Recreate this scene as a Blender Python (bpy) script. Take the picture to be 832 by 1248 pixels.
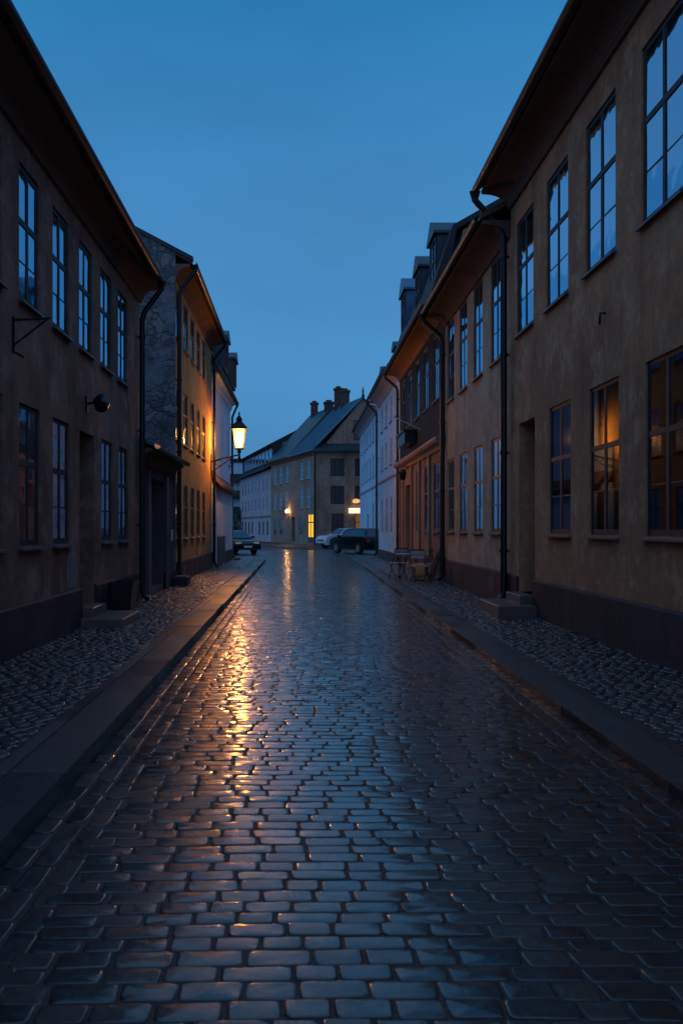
import bpy, math, random
import numpy as np
from mathutils import Vector, Matrix
R = math.radians
random.seed(7); rng = np.random.default_rng(7)
for o in list(bpy.data.objects): bpy.data.objects.remove(o)
S = bpy.context.scene
col = S.collection

# ------------------------------------------------------------------ camera
cam = bpy.data.cameras.new('camera'); camo = bpy.data.objects.new('camera', cam); col.objects.link(camo)
camo.location = (0, 0, 1.6); camo.rotation_euler = (R(90), 0, 0)
cam.sensor_fit = 'VERTICAL'; cam.sensor_height = 36; cam.lens = 31.73
cam.shift_x = 0.040; cam.shift_y = 0.0152; cam.clip_end = 2000; cam.clip_start = 0.05
cam.dof.use_dof = True; cam.dof.focus_distance = 22; cam.dof.aperture_fstop = 3.5
S.camera = camo

# ------------------------------------------------------------------ sky, weak dusk glow, exposure
SUN_EL, SUN_ROT = -3.0, 0.0
W = bpy.data.worlds.new('World'); S.world = W; W.use_nodes = True
wn = W.node_tree.nodes; wl = W.node_tree.links; wn.clear()
def WN(t, **k):
    n = wn.new(t)
    for a, b in k.items(): setattr(n, a, b)
    return n
sky = WN('ShaderNodeTexSky', sky_type='NISHITA', sun_disc=False, sun_elevation=R(2.0), sun_rotation=R(150), air_density=1.0, dust_density=0.3, ozone_density=6.0)
tc = WN('ShaderNodeTexCoord'); sep = WN('ShaderNodeSeparateXYZ'); wl.new(tc.outputs['Generated'], sep.inputs[0])
rz = WN('ShaderNodeValToRGB'); wl.new(sep.outputs['Z'], rz.inputs[0])
rz.color_ramp.elements[0].position = 0.0; rz.color_ramp.elements[0].color = (0.080, 0.270, 0.53, 1)
rz.color_ramp.elements[1].position = 0.85; rz.color_ramp.elements[1].color = (0.105, 0.31, 0.62, 1)
e = rz.color_ramp.elements.new(0.17); e.color = (0.080, 0.30, 0.62, 1)
e = rz.color_ramp.elements.new(0.32); e.color = (0.068, 0.275, 0.59, 1)
e = rz.color_ramp.elements.new(0.66); e.color = (0.034, 0.235, 0.53, 1)
e = rz.color_ramp.elements.new(0.50); e.color = (0.030, 0.225, 0.51, 1)
ry = WN('ShaderNodeValToRGB'); my = WN('ShaderNodeMapRange'); my.inputs[1].default_value = -1; my.inputs[2].default_value = 1
wl.new(sep.outputs['Y'], my.inputs[0]); wl.new(my.outputs[0], ry.inputs[0])
ry.color_ramp.elements[0].position = 0.0; ry.color_ramp.elements[0].color = (3.3, 1.45, 1.40, 1)
ry.color_ramp.elements[1].position = 0.88; ry.color_ramp.elements[1].color = (1, 1, 1, 1)
e = ry.color_ramp.elements.new(0.5); e.color = (3.0, 1.50, 1.45, 1)
e = ry.color_ramp.elements.new(0.72); e.color = (1.7, 1.22, 1.20, 1)
mul = WN('ShaderNodeMixRGB', blend_type='MULTIPLY'); mul.inputs[0].default_value = 1
wl.new(rz.outputs[0], mul.inputs[1]); wl.new(ry.outputs[0], mul.inputs[2])
cn = WN('ShaderNodeTexNoise'); cn.inputs['Scale'].default_value = 2.8; cn.inputs['Detail'].default_value = 5
cmap = WN('ShaderNodeMapping'); cmap.inputs['Scale'].default_value = (1, 1, 3.0)
wl.new(tc.outputs['Generated'], cmap.inputs[0]); wl.new(cmap.outputs[0], cn.inputs[0])
cr = WN('ShaderNodeMapRange'); cr.inputs[1].default_value = .3; cr.inputs[2].default_value = .7; cr.inputs[3].default_value = .88; cr.inputs[4].default_value = 1.05
wl.new(cn.outputs[0], cr.inputs[0])
mul2 = WN('ShaderNodeMixRGB', blend_type='MULTIPLY'); mul2.inputs[0].default_value = 1
wl.new(mul.outputs[0], mul2.inputs[1]); wl.new(cr.outputs[0], mul2.inputs[2])
bg1 = WN('ShaderNodeBackground'); bg1.inputs[1].default_value = 0.0012; wl.new(sky.outputs[0], bg1.inputs[0])
bg2 = WN('ShaderNodeBackground'); bg2.inputs[1].default_value = 0.95; wl.new(mul2.outputs[0], bg2.inputs[0])
add = WN('ShaderNodeAddShader'); out = WN('ShaderNodeOutputWorld')
wl.new(bg1.outputs[0], add.inputs[0]); wl.new(bg2.outputs[0], add.inputs[1]); wl.new(add.outputs[0], out.inputs[0])

sun = bpy.data.lights.new('dusk_glow', 'SUN'); sun.energy = 0.02; sun.angle = R(30); sun.color = (0.75, 0.85, 1.0)
suno = bpy.data.objects.new('dusk_glow', sun); col.objects.link(suno); suno.rotation_euler = (R(-62), 0, R(8))

S.view_settings.view_transform = 'Standard'; S.view_settings.look = 'None'
S.view_settings.exposure = 0.0; S.view_settings.gamma = 1; S.view_settings.use_curve_mapping = False
S.render.engine = 'CYCLES'

# ------------------------------------------------------------------ materials
def new_mat(name):
    m = bpy.data.materials.new(name); m.use_nodes = True
    nt = m.node_tree; return m, nt, nt.nodes['Principled BSDF']
def simple(name, c, rough=.5, metal=0, spec=.5, emis=None, es=0, noise=.0, nscale=8, bump=0):
    m, nt, b = new_mat(name)
    b.inputs['Base Color'].default_value = (*c, 1); b.inputs['Roughness'].default_value = rough
    b.inputs['Metallic'].default_value = metal; b.inputs['Specular IOR Level'].default_value = spec
    if emis: b.inputs['Emission Color'].default_value = (*emis, 1); b.inputs['Emission Strength'].default_value = es
    if noise or bump:
        t = nt.nodes.new('ShaderNodeTexCoord'); n = nt.nodes.new('ShaderNodeTexNoise'); n.inputs['Scale'].default_value = nscale; n.inputs['Detail'].default_value = 6
        nt.links.new(t.outputs['Object'], n.inputs['Vector'])
        if noise:
            mx = nt.nodes.new('ShaderNodeMixRGB'); mx.inputs[1].default_value = (*[v*(1-noise) for v in c], 1); mx.inputs[2].default_value = (*[min(1, v*(1+noise)) for v in c], 1)
            nt.links.new(n.outputs[0], mx.inputs[0]); nt.links.new(mx.outputs[0], b.inputs['Base Color'])
        if bump:
            bp = nt.nodes.new('ShaderNodeBump'); bp.inputs['Strength'].default_value = bump; bp.inputs['Distance'].default_value = .02
            nt.links.new(n.outputs[0], bp.inputs['Height']); nt.links.new(bp.outputs[0], b.inputs['Normal'])
    return m
def plaster(name, c1, c2, c3=None, stain=.5, bump=.35, rough=.9):
    """lime plaster: cloudy patches, vertical run-off streaks, fine trowel grain"""
    m, nt, b = new_mat(name); L = nt.links.new; N = nt.nodes.new
    g = N('ShaderNodeNewGeometry')
    def noise(scale, detail=6, mp=None, rough_=.6):
        n = N('ShaderNodeTexNoise'); n.inputs['Scale'].default_value = scale; n.inputs['Detail'].default_value = detail; n.inputs['Roughness'].default_value = rough_
        if mp:
            q = N('ShaderNodeMapping'); q.inputs['Scale'].default_value = mp; L(g.outputs['Position'], q.inputs[0]); L(q.outputs[0], n.inputs['Vector'])
        else: L(g.outputs['Position'], n.inputs['Vector'])
        return n
    def ramp(src, a, b_):
        r = N('ShaderNodeMapRange'); r.inputs[1].default_value = a; r.inputs[2].default_value = b_; L(src, r.inputs[0]); return r.outputs[0]
    def mix(f, a, b_, mode='MIX'):
        x = N('ShaderNodeMixRGB'); x.blend_type = mode
        if isinstance(f, float): x.inputs[0].default_value = f
        else: L(f, x.inputs[0])
        for i, v in ((1, a), (2, b_)):
            if isinstance(v, tuple): x.inputs[i].default_value = (*v, 1)
            else: L(v, x.inputs[i])
        return x.outputs[0]
    n1 = noise(.55, 8); n2 = noise(1.0, 5, (1.6, 1.6, .45)); n3 = noise(9, 8, None, .75); n4 = noise(2.6, 6)
    cc = mix(ramp(n1.outputs[0], .44, .56), c1, c2)
    if c3: cc = mix(ramp(n4.outputs[0], .50, .64), cc, c3)
    f = N('ShaderNodeMath'); f.operation = 'MULTIPLY'; L(ramp(n2.outputs[0], .48, .72), f.inputs[0]); f.inputs[1].default_value = stain
    cc = mix(f.outputs[0], cc, tuple(v*.30 for v in c1))
    f2 = N('ShaderNodeMath'); f2.operation = 'MULTIPLY'; L(ramp(n3.outputs[0], .38, .66), f2.inputs[0]); f2.inputs[1].default_value = .55
    cc = mix(f2.outputs[0], cc, tuple(v*.5 for v in c2))
    L(cc, b.inputs['Base Color']); b.inputs['Roughness'].default_value = rough; b.inputs['Specular IOR Level'].default_value = .25
    n5 = noise(38, 6); s = N('ShaderNodeMath'); s.operation = 'ADD'; L(n3.outputs[0], s.inputs[0]); 
    s2 = N('ShaderNodeMath'); s2.operation = 'MULTIPLY'; L(n5.outputs[0], s2.inputs[0]); s2.inputs[1].default_value = .35; L(s2.outputs[0], s.inputs[1])
    bp = N('ShaderNodeBump'); bp.inputs['Strength'].default_value = bump; bp.inputs['Distance'].default_value = .03
    L(s.outputs[0], bp.inputs['Height']); L(bp.outputs[0], b.inputs['Normal'])
    return m
def stone_wall(name):
    m, nt, b = new_mat(name); L = nt.links.new; N = nt.nodes.new
    g = N('ShaderNodeNewGeometry'); n = N('ShaderNodeTexNoise'); n.inputs['Scale'].default_value = 2.0; n.inputs['Detail'].default_value = 5; L(g.outputs['Position'], n.inputs['Vector'])
    ad = N('ShaderNodeMixRGB'); ad.blend_type = 'ADD'; ad.inputs[0].default_value = .6; L(g.outputs['Position'], ad.inputs[1]); L(n.outputs['Color'], ad.inputs[2])
    v = N('ShaderNodeTexVoronoi'); v.feature = 'DISTANCE_TO_EDGE'; v.inputs['Scale'].default_value = 4.2; L(ad.outputs[0], v.inputs['Vector'])
    v2 = N('ShaderNodeTexVoronoi'); v2.inputs['Scale'].default_value = 4.2; L(ad.outputs[0], v2.inputs['Vector'])
    sp = N('ShaderNodeSeparateColor'); L(v2.outputs['Color'], sp.inputs[0])
    st = N('ShaderNodeMixRGB'); st.inputs[1].default_value = (.07, .08, .09, 1); st.inputs[2].default_value = (.24, .22, .20, 1); L(sp.outputs[0], st.inputs[0])
    r = N('ShaderNodeMapRange'); r.inputs[1].default_value = .0; r.inputs[2].default_value = .10; L(v.outputs['Distance'], r.inputs[0])
    mx = N('ShaderNodeMixRGB'); mx.inputs[1].default_value = (.11, .105, .105, 1); L(st.outputs[0], mx.inputs[2]); L(r.outputs[0], mx.inputs[0])
    n2 = N('ShaderNodeTexNoise'); n2.inputs['Scale'].default_value = .8; n2.inputs['Detail'].default_value = 8; n2.inputs['Roughness'].default_value = .75; L(g.outputs['Position'], n2.inputs['Vector'])
    r2 = N('ShaderNodeMapRange'); r2.inputs[1].default_value = .47; r2.inputs[2].default_value = .56; L(n2.outputs[0], r2.inputs[0])
    n3 = N('ShaderNodeTexNoise'); n3.inputs['Scale'].default_value = 7; n3.inputs['Detail'].default_value = 8; L(g.outputs['Position'], n3.inputs['Vector'])
    pl = N('ShaderNodeMixRGB'); pl.inputs[1].default_value = (.13, .13, .14, 1); pl.inputs[2].default_value = (.25, .24, .25, 1); L(n3.outputs[0], pl.inputs[0])
    mm = N('ShaderNodeMixRGB'); L(r2.outputs[0], mm.inputs[0]); L(mx.outputs[0], mm.inputs[1]); L(pl.outputs[0], mm.inputs[2]); L(mm.outputs[0], b.inputs['Base Color'])
    b.inputs['Roughness'].default_value = .9
    h = N('ShaderNodeMixRGB'); L(r2.outputs[0], h.inputs[0]); L(r.outputs[0], h.inputs[1]); L(n3.outputs[0], h.inputs[2])
    bp = N('ShaderNodeBump'); bp.inputs['Strength'].default_value = .8; bp.inputs['Distance'].default_value = .06; L(h.outputs[0], bp.inputs['Height']); L(bp.outputs[0], b.inputs['Normal'])
    return m
def glass_mirror(name, tint, dark=(.01, .012, .016), refl=.75):
    """old window glass over a dark room: a strong, faintly wavy reflection"""
    m, nt, b = new_mat(name); L = nt.links.new; N = nt.nodes.new
    b.inputs['Base Color'].default_value = (*dark, 1); b.inputs['Roughness'].default_value = .3
    gl = N('ShaderNodeBsdfGlossy'); gl.inputs['Color'].default_value = (*tint, 1); gl.inputs['Roughness'].default_value = .03
    g = N('ShaderNodeNewGeometry'); n = N('ShaderNodeTexNoise'); n.inputs['Scale'].default_value = 1.7; n.inputs['Detail'].default_value = 2; L(g.outputs['Position'], n.inputs['Vector'])
    bp = N('ShaderNodeBump'); bp.inputs['Strength'].default_value = .25; bp.inputs['Distance'].default_value = .02; L(n.outputs[0], bp.inputs['Height']); L(bp.outputs[0], gl.inputs['Normal'])
    lw = N('ShaderNodeLayerWeight'); lw.inputs[0].default_value = refl
    mx = N('ShaderNodeMixShader'); L(lw.outputs['Facing'], mx.inputs[0]); L(b.outputs[0], mx.inputs[1]); L(gl.outputs[0], mx.inputs[2])
    L(mx.outputs[0], nt.nodes['Material Output'].inputs[0]); return m
def glass_clear(name):
    m, nt, b = new_mat(name); L = nt.links.new; N = nt.nodes.new
    tr = N('ShaderNodeBsdfTransparent'); tr.inputs[0].default_value = (.8, .82, .85, 1)
    gl = N('ShaderNodeBsdfGlossy'); gl.inputs['Roughness'].default_value = .03; gl.inputs['Color'].default_value = (.12, .14, .18, 1)
    lw = N('ShaderNodeFresnel'); lw.inputs[0].default_value = 1.5
    mx = N('ShaderNodeMixShader'); L(lw.outputs[0], mx.inputs[0]); L(tr.outputs[0], mx.inputs[1]); L(gl.outputs[0], mx.inputs[2])
    L(mx.outputs[0], nt.nodes['Material Output'].inputs[0]); return m
def emit(name, c, s):
    m = bpy.data.materials.new(name); m.use_nodes = True; nt = m.node_tree; nt.nodes.remove(nt.nodes['Principled BSDF'])
    e = nt.nodes.new('ShaderNodeEmission'); e.inputs[0].default_value = (*c, 1); e.inputs[1].default_value = s
    nt.links.new(e.outputs[0], nt.nodes['Material Output'].inputs[0]); return m
def wet_stone(name, ca, cb, r0, r1, bump=.35, scale=26, cc=(.1, .06, .04), coat=.7):
    m, nt, b = new_mat(name); L = nt.links.new; N = nt.nodes.new
    at = N('ShaderNodeAttribute'); at.attribute_name = 'stone'; g = N('ShaderNodeNewGeometry')
    n = N('ShaderNodeTexNoise'); n.inputs['Scale'].default_value = scale; n.inputs['Detail'].default_value = 7; n.inputs['Roughness'].default_value = .65; L(g.outputs['Position'], n.inputs['Vector'])
    big = N('ShaderNodeTexNoise'); big.inputs['Scale'].default_value = .9; big.inputs['Detail'].default_value = 4; L(g.outputs['Position'], big.inputs['Vector'])
    mx = N('ShaderNodeMixRGB'); mx.inputs[1].default_value = (*ca, 1); mx.inputs[2].default_value = (*cb, 1); L(at.outputs['Fac'], mx.inputs[0])
    t = N('ShaderNodeMapRange'); t.inputs[1].default_value = .45; t.inputs[2].default_value = .7; t.inputs[4].default_value = .6; L(big.outputs[0], t.inputs[0])
    m1 = N('ShaderNodeMixRGB'); L(t.outputs[0], m1.inputs[0]); L(mx.outputs[0], m1.inputs[1]); m1.inputs[2].default_value = (*cc, 1)
    m2 = N('ShaderNodeMixRGB'); m2.blend_type = 'MULTIPLY'; m2.inputs[0].default_value = .6; L(m1.outputs[0], m2.inputs[1]); L(n.outputs[0], m2.inputs[2]); L(m2.outputs[0], b.inputs['Base Color'])
    # wetness: per-stone and patchy
    a = N('ShaderNodeMath'); a.operation = 'MULTIPLY_ADD'; L(at.outputs['Fac'], a.inputs[0]); a.inputs[1].default_value = .45; 
    n2 = N('ShaderNodeTexNoise'); n2.inputs['Scale'].default_value = 5; n2.inputs['Detail'].default_value = 6; L(g.outputs['Position'], n2.inputs['Vector']); L(n2.outputs[0], a.inputs[2])
    r = N('ShaderNodeMapRange'); r.inputs[1].default_value = .35; r.inputs[2].default_value = 1.0; r.inputs[3].default_value = r0; r.inputs[4].default_value = r1; L(a.outputs[0], r.inputs[0]); L(r.outputs[0], b.inputs['Roughness'])
    b.inputs['IOR'].default_value = 1.5
    if coat: b.inputs['Coat Weight'].default_value = coat; b.inputs['Coat Roughness'].default_value = .11; b.inputs['Coat IOR'].default_value = 1.5
    bp = N('ShaderNodeBump'); bp.inputs['Strength'].default_value = bump; bp.inputs['Distance'].default_value = .008; L(n.outputs[0], bp.inputs['Height']); L(bp.outputs[0], b.inputs['Normal'])
    return m

M = dict(
 pl_umber=plaster('plaster_umber', (.33,.155,.105), (.23,.115,.085), (.38,.22,.17), .8),
 pl_patch=plaster('plaster_repair', (.34,.30,.29), (.24,.20,.19), None, .3),
 pl_ochre=plaster('plaster_ochre', (.54,.30,.105), (.42,.235,.09), (.58,.36,.16), .5),
 pl_tan=plaster('plaster_tan', (.62,.27,.13), (.46,.20,.105), (.66,.36,.20), .5),
 pl_tan2=plaster('plaster_tan_pale', (.70,.41,.24), (.54,.33,.21), (.72,.47,.32), .5),
 pl_brown=plaster('plaster_brown', (.32,.22,.155), (.24,.17,.12), None, .6),
 pl_grey=plaster('plaster_dark_grey', (.016,.028,.045), (.012,.022,.034), None, .4),
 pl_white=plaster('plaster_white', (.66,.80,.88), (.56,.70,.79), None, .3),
 pl_pink=plaster('plaster_pink_white', (.60,.50,.50), (.52,.44,.44), None, .3),
 pl_sand=plaster('plaster_sand', (.44,.28,.19), (.33,.22,.15), (.48,.33,.24), .6),
 pl_gate=plaster('plaster_mauve', (.16,.12,.13), (.12,.10,.11), None, .5),
 plinth=plaster('plinth_tar', (.035,.035,.04), (.05,.045,.05), (.07,.065,.07), .4, .5, .7),
 plinth_brown=plaster('plinth_brown', (.10,.065,.055), (.08,.055,.05), None, .5, .5, .75),
 stone=stone_wall('rubble_stone'),
 cornice_u=plaster('cornice_umber', (.15,.085,.065), (.12,.07,.06), None, .5),
 cornice_t=plaster('cornice_russet', (.21,.125,.095), (.16,.10,.08), None, .5),
 cornice_d=plaster('cornice_brown', (.20,.115,.08), (.16,.095,.07), None, .4),
 tile=simple('roof_tile', (.16,.07,.045), .8, noise=.4, nscale=5, bump=.5),
 slate=simple('roof_slate', (.012,.017,.021), .8, noise=.4, nscale=4, bump=.4),
 copper=simple('roof_sheet_metal', (.035,.12,.17), .45, .3, noise=.4, nscale=2.5, bump=.3),
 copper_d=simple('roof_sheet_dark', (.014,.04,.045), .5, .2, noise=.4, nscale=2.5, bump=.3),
 sheet=simple('painted_sheet_metal', (.02,.022,.027), .4, .4, noise=.3, nscale=9),
 iron=simple('black_iron', (.015,.015,.017), .45, .6, noise=.3, nscale=14),
 frame=simple('frame_blue_grey', (.016,.021,.030), .6, noise=.25, nscale=12),
 frame_b=simple('frame_brown', (.09,.055,.04), .55, noise=.25, nscale=12),
 frame_w=simple('frame_white', (.5,.5,.52), .5, noise=.15, nscale=12),
 sill=simple('sill_sheet', (.09,.10,.115), .4, .3, noise=.3, nscale=12),
 sill_t=simple('sill_ochre', (.20,.12,.07), .7, noise=.3, nscale=12),
 glass=glass_mirror('window_glass', (.30,.52,.68)),
 glass_dim=glass_mirror('window_glass_curtained', (.34,.36,.44), (.11,.10,.12), .62),
 glass_far=glass_mirror('window_glass_far', (.20,.28,.34), (.02,.025,.03), .4),
 clear=glass_clear('window_glass_clear'),
 curtain=simple('curtain_linen', (.7,.66,.66), .9, noise=.3, nscale=6),
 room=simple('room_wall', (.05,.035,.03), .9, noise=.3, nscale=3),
 wood_d=simple('door_dark_blue', (.018,.022,.04), .45, noise=.4, nscale=7, bump=.2),
 wood_b=simple('door_brown', (.075,.045,.035), .5, noise=.4, nscale=7, bump=.2),
 wood_p=simple('door_mauve', (.07,.055,.075), .5, noise=.4, nscale=7, bump=.2),
 wood_l=simple('shop_wood', (.25,.165,.11), .55, noise=.3, nscale=7, bump=.2),
 slat=simple('weathered_slats', (.45,.42,.40), .5, noise=.3, nscale=20),
 blanket=simple('blanket_wool', (.62,.29,.10), .95, noise=.3, nscale=30, bump=.6),
 granite=wet_stone('granite_kerb', (.035,.034,.034), (.085,.072,.064), .28, .50, .8, 18, (.07,.05,.04), 0),
 sett=wet_stone('wet_setts', (.002,.002,.003), (.034,.021,.014), .10, .40, .42, 34, (.022,.012,.007)),
 cobble=wet_stone('wet_cobbles', (.016,.017,.020), (.07,.058,.05), .22, .55, .3, 30, (.08,.055,.045)),
 joint=simple('wet_joint_grit', (.014,.012,.011), .6, noise=.5, nscale=40, bump=.6),
 step=simple('sandstone_step', (.13,.085,.065), .45, noise=.35, nscale=9, bump=.4),
 carblack=simple('car_paint_black', (.004,.005,.007), .18, 0, .35),
 carwhite=simple('car_paint_white', (.55,.58,.60), .2),
 carglass=glass_mirror('car_glass', (.10,.16,.20), (.01,.012,.014), .5),
 tyre=simple('tyre_rubber', (.012,.012,.012), .8), rim=simple('alloy_rim', (.25,.25,.26), .35, .8),
 head=emit('headlamp_lens', (1,.9,.75), .12), tail=simple('tail_lens', (.3,.01,.01), .3),
 plate=simple('number_plate', (.6,.6,.6), .5),
 flame=emit('lantern_flame', (1,.35,.05), 720), bulb=emit('bulb_warm', (1,.42,.10), 4), spot=emit('wall_lamp_glow', (1,.45,.10), 95),
 shopsign=emit('lit_shop_sign', (1,.78,.48), 1.6), globe=emit('globe_lamp_glow', (1,.6,.25), .9), warmpane=emit('lit_pane', (1,.48,.05), 1.3), warmdim=emit('lit_pane_dim', (1,.42,.12), .16),
 bark=simple('bark', (.06,.045,.035), .9, noise=.3, nscale=20), leaf=simple('leaves', (.04,.075,.03), .7, noise=.5, nscale=3),
)

def lantern_glass(name):
    m, nt, b = new_mat(name); nt.nodes.remove(b); L = nt.links.new; N = nt.nodes.new
    tr = N('ShaderNodeBsdfTransparent'); tr.inputs[0].default_value = (.85,.85,.85,1); em = N('ShaderNodeEmission'); em.inputs[0].default_value = (1,.40,.075,1); em.inputs[1].default_value = 3.0
    ad = N('ShaderNodeAddShader'); L(tr.outputs[0], ad.inputs[0]); L(em.outputs[0], ad.inputs[1]); L(ad.outputs[0], nt.nodes['Material Output'].inputs[0]); return m
M['lglass'] = lantern_glass('lantern_glass_frosted')
# ------------------------------------------------------------------ mesh builder and tagging
class MB:
    def __init__(s): s.v = []; s.f = []; s.smooth = False
    def add(s, vs, fs):
        n = len(s.v); s.v += [tuple(v) for v in vs]; s.f += [tuple(i+n for i in f) for f in fs]; return s
    def box(s, x0, x1, y0, y1, z0, z1):
        x0, x1 = min(x0,x1), max(x0,x1); y0, y1 = min(y0,y1), max(y0,y1)
        return s.add([(x0,y0,z0),(x1,y0,z0),(x1,y1,z0),(x0,y1,z0),(x0,y0,z1),(x1,y0,z1),(x1,y1,z1),(x0,y1,z1)],
                     [(0,3,2,1),(4,5,6,7),(0,1,5,4),(1,2,6,5),(2,3,7,6),(3,0,4,7)])
    def bbox(s, x0, x1, y0, y1, z0, z1, b=.01):      # box with chamfered top edges
        s.add([(x0,y0,z0),(x1,y0,z0),(x1,y1,z0),(x0,y1,z0),(x0,y0,z1-b),(x1,y0,z1-b),(x1,y1,z1-b),(x0,y1,z1-b),
               (x0+b,y0+b,z1),(x1-b,y0+b,z1),(x1-b,y1-b,z1),(x0+b,y1-b,z1)],
              [(0,3,2,1),(0,1,5,4),(1,2,6,5),(2,3,7,6),(3,0,4,7),(4,5,9,8),(5,6,10,9),(6,7,11,10),(7,4,8,11),(8,9,10,11)]); return s
    def extr(s, prof, fr, s0, s1, cap=True):          # profile [(d,z)] swept along a frame
        n = len(prof); a = [fr.p(s0, d, z) for d, z in prof]; b = [fr.p(s1, d, z) for d, z in prof]
        fs = [(i, (i+1) % n, (i+1) % n + n, i+n) for i in range(n)]
        if cap: fs += [tuple(range(n-1, -1, -1)), tuple(range(n, 2*n))]
        return s.add(a+b, fs)
    def tube(s, pts, r, n=10, caps=True):
        pts = [Vector(p) for p in pts]; rs = r if isinstance(r, (list, tuple)) else [r]*len(pts)
        rings = []; prev = None
        for i, p in enumerate(pts):
            t = (pts[min(i+1, len(pts)-1)] - pts[max(i-1, 0)]).normalized()
            a = prev if prev is not None else (Vector((0,0,1)) if abs(t.z) < .9 else Vector((1,0,0)))
            u = (a - t*a.dot(t)).normalized(); w = t.cross(u); prev = u
            rings.append([p + (u*math.cos(2*math.pi*k/n) + w*math.sin(2*math.pi*k/n))*rs[i] for k in range(n)])
        vs = [v for rg in rings for v in rg]; fs = []
        for i in range(len(pts)-1):
            for k in range(n): fs.append((i*n+k, i*n+(k+1) % n, (i+1)*n+(k+1) % n, (i+1)*n+k))
        if caps: fs += [tuple(range(n-1,-1,-1)), tuple(range((len(pts)-1)*n, len(pts)*n))]
        return s.add(vs, fs)
    def lathe(s, c, prof, n=16, sq=False):            # prof [(r,z)]
        c = Vector(c); vs = []; fs = []
        for r, z in prof:
            for k in range(n):
                a = 2*math.pi*(k+.5)/n; vs.append((c.x+r*math.cos(a), c.y+r*math.sin(a), c.z+z))
        for i in range(len(prof)-1):
            for k in range(n): fs.append((i*n+k, i*n+(k+1) % n, (i+1)*n+(k+1) % n, (i+1)*n+k))
        fs += [tuple(range(n-1,-1,-1)), tuple(range((len(prof)-1)*n, len(prof)*n))]
        return s.add(vs, fs)
    def mesh(s, name, off=(0,0,0)):
        me = bpy.data.meshes.new(name); me.from_pydata([(v[0]-off[0], v[1]-off[1], v[2]-off[2]) for v in s.v], [], s.f); me.update()
        if s.smooth:
            me.polygons.foreach_set('use_smooth', [True]*len(me.polygons))
            me.set_sharp_from_angle(angle=R(40))
        return me
    def build(s, name, mat, parent=None, kind=None):
        off = tuple(parent.matrix_world.translation) if parent is not None else (0,0,0)
        if parent is not None:
            off = Vector(parent.location); q = parent.parent
            while q is not None: off = off + q.location; q = q.parent
        o = bpy.data.objects.new(name, s.mesh(name, off)); o.data.materials.append(M[mat]); col.objects.link(o); o.parent = parent
        if kind: o['kind'] = kind
        return o
class Fr:   # wall frame: s along the wall, d outward, z up
    def __init__(s, p0, p1):
        s.o = Vector((p0[0], p0[1])); v = Vector((p1[0], p1[1])) - s.o; s.len = v.length; s.u = v.normalized(); s.n = Vector((-s.u.y, s.u.x)); s.rot = math.atan2(s.u.y, s.u.x)
    def p(s, a, d, z): q = s.o + s.u*a + s.n*d; return (q.x, q.y, z)
def thing(name, label, cat, loc=(0,0,0), group=None):
    o = bpy.data.objects.new(name, None); o.empty_display_size = .3; col.objects.link(o); o.location = loc
    o['label'] = label; o['category'] = cat
    if group: o['group'] = group
    return o
def tag(o, label, cat, group=None):
    o['label'] = label; o['category'] = cat
    if group: o['group'] = group
    return o
def recenter(o):    # put the origin of a one-mesh thing at its base
    me = o.data; n = len(me.vertices); a = np.empty(n*3, 'f'); me.vertices.foreach_get('co', a); a = a.reshape(-1,3)
    c = np.array([(a[:,0].min()+a[:,0].max())/2, (a[:,1].min()+a[:,1].max())/2, a[:,2].min()]); a -= c
    me.vertices.foreach_set('co', a.ravel()); me.update(); o.location = Vector(c.tolist()); return o

# ------------------------------------------------------------------ windows (prototypes shared by mesh data)
_pw = {}
def window_meshes(w, h, style, var):
    key = (round(w,3), round(h,3), style, var)
    if key in _pw: return _pw[key]
    f = MB(); g = MB(); t = .055; y0, y1 = -.060, -.029
    def b(x0, x1, z0, z1, dy=0): f.box(x0, x1, y0+dy, y1+dy, z0, z1)
    b(-w/2, -w/2+t, 0, h); b(w/2-t, w/2, 0, h); b(-w/2+t, w/2-t, 0, t+.02); b(-w/2+t, w/2-t, h-t, h)
    zt = h*.585
    cols = {'tall': [0], 'wide': [0], 'grid': [-w/6, w/6]}[style]
    b(-w/2+t, w/2-t, zt-.035, zt+.035, .008)
    for c in cols: b(c-.035, c+.035, t+.02, zt-.035, .004); b(c-.03, c+.03, zt+.035, h-t, .004)
    xs = [-w/2+t] + cols + [w/2-t]
    rr = random.Random(var*17+3)
    for i in range(len(xs)-1):
        a0 = xs[i] + (.035 if i else 0); a1 = xs[i+1] - (.035 if i < len(xs)-2 else 0)
        rows = [(t+.02, zt*.5, zt-.035), (zt+.035, None, h-t)]
        for z0, zm, z1 in rows:
            if style == 'grid' and z1 - z0 > .5: zm = (z0+z1)/2
            # sash rim
            b(a0, a0+.022, z0, z1, -.003); b(a1-.022, a1, z0, z1, -.003)
            if zm: b(a0+.022, a1-.022, zm-.012, zm+.012, -.004)
            parts = [(z0, zm), (zm, z1)] if zm else [(z0, z1)]
            for q0, q1 in parts:
                j = [rr.uniform(-.002, .002) for _ in range(4)]
                g.add([(a0, -.036+j[0], q0), (a1, -.036+j[1], q0), (a1, -.036+j[2], q1), (a0, -.036+j[0]+j[2]-j[1], q1)], [(0,1,2,3)])
    sl = MB(); sl.add([(-w/2-.04,-.12,-.03),(w/2+.04,-.12,-.03),(w/2+.04,.07,-.055),(-w/2-.04,.07,-.055),(-w/2-.04,-.12,.012),(w/2+.04,-.12,.012),(w/2+.04,.07,-.03),(-w/2-.04,.07,-.03)],
                      [(0,3,2,1),(4,5,6,7),(0,1,5,4),(1,2,6,5),(2,3,7,6),(3,0,4,7)])
    _pw[key] = (f.mesh('window'), g.mesh('pane'), sl.mesh('sill')); return _pw[key]
_mm = {}
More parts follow.
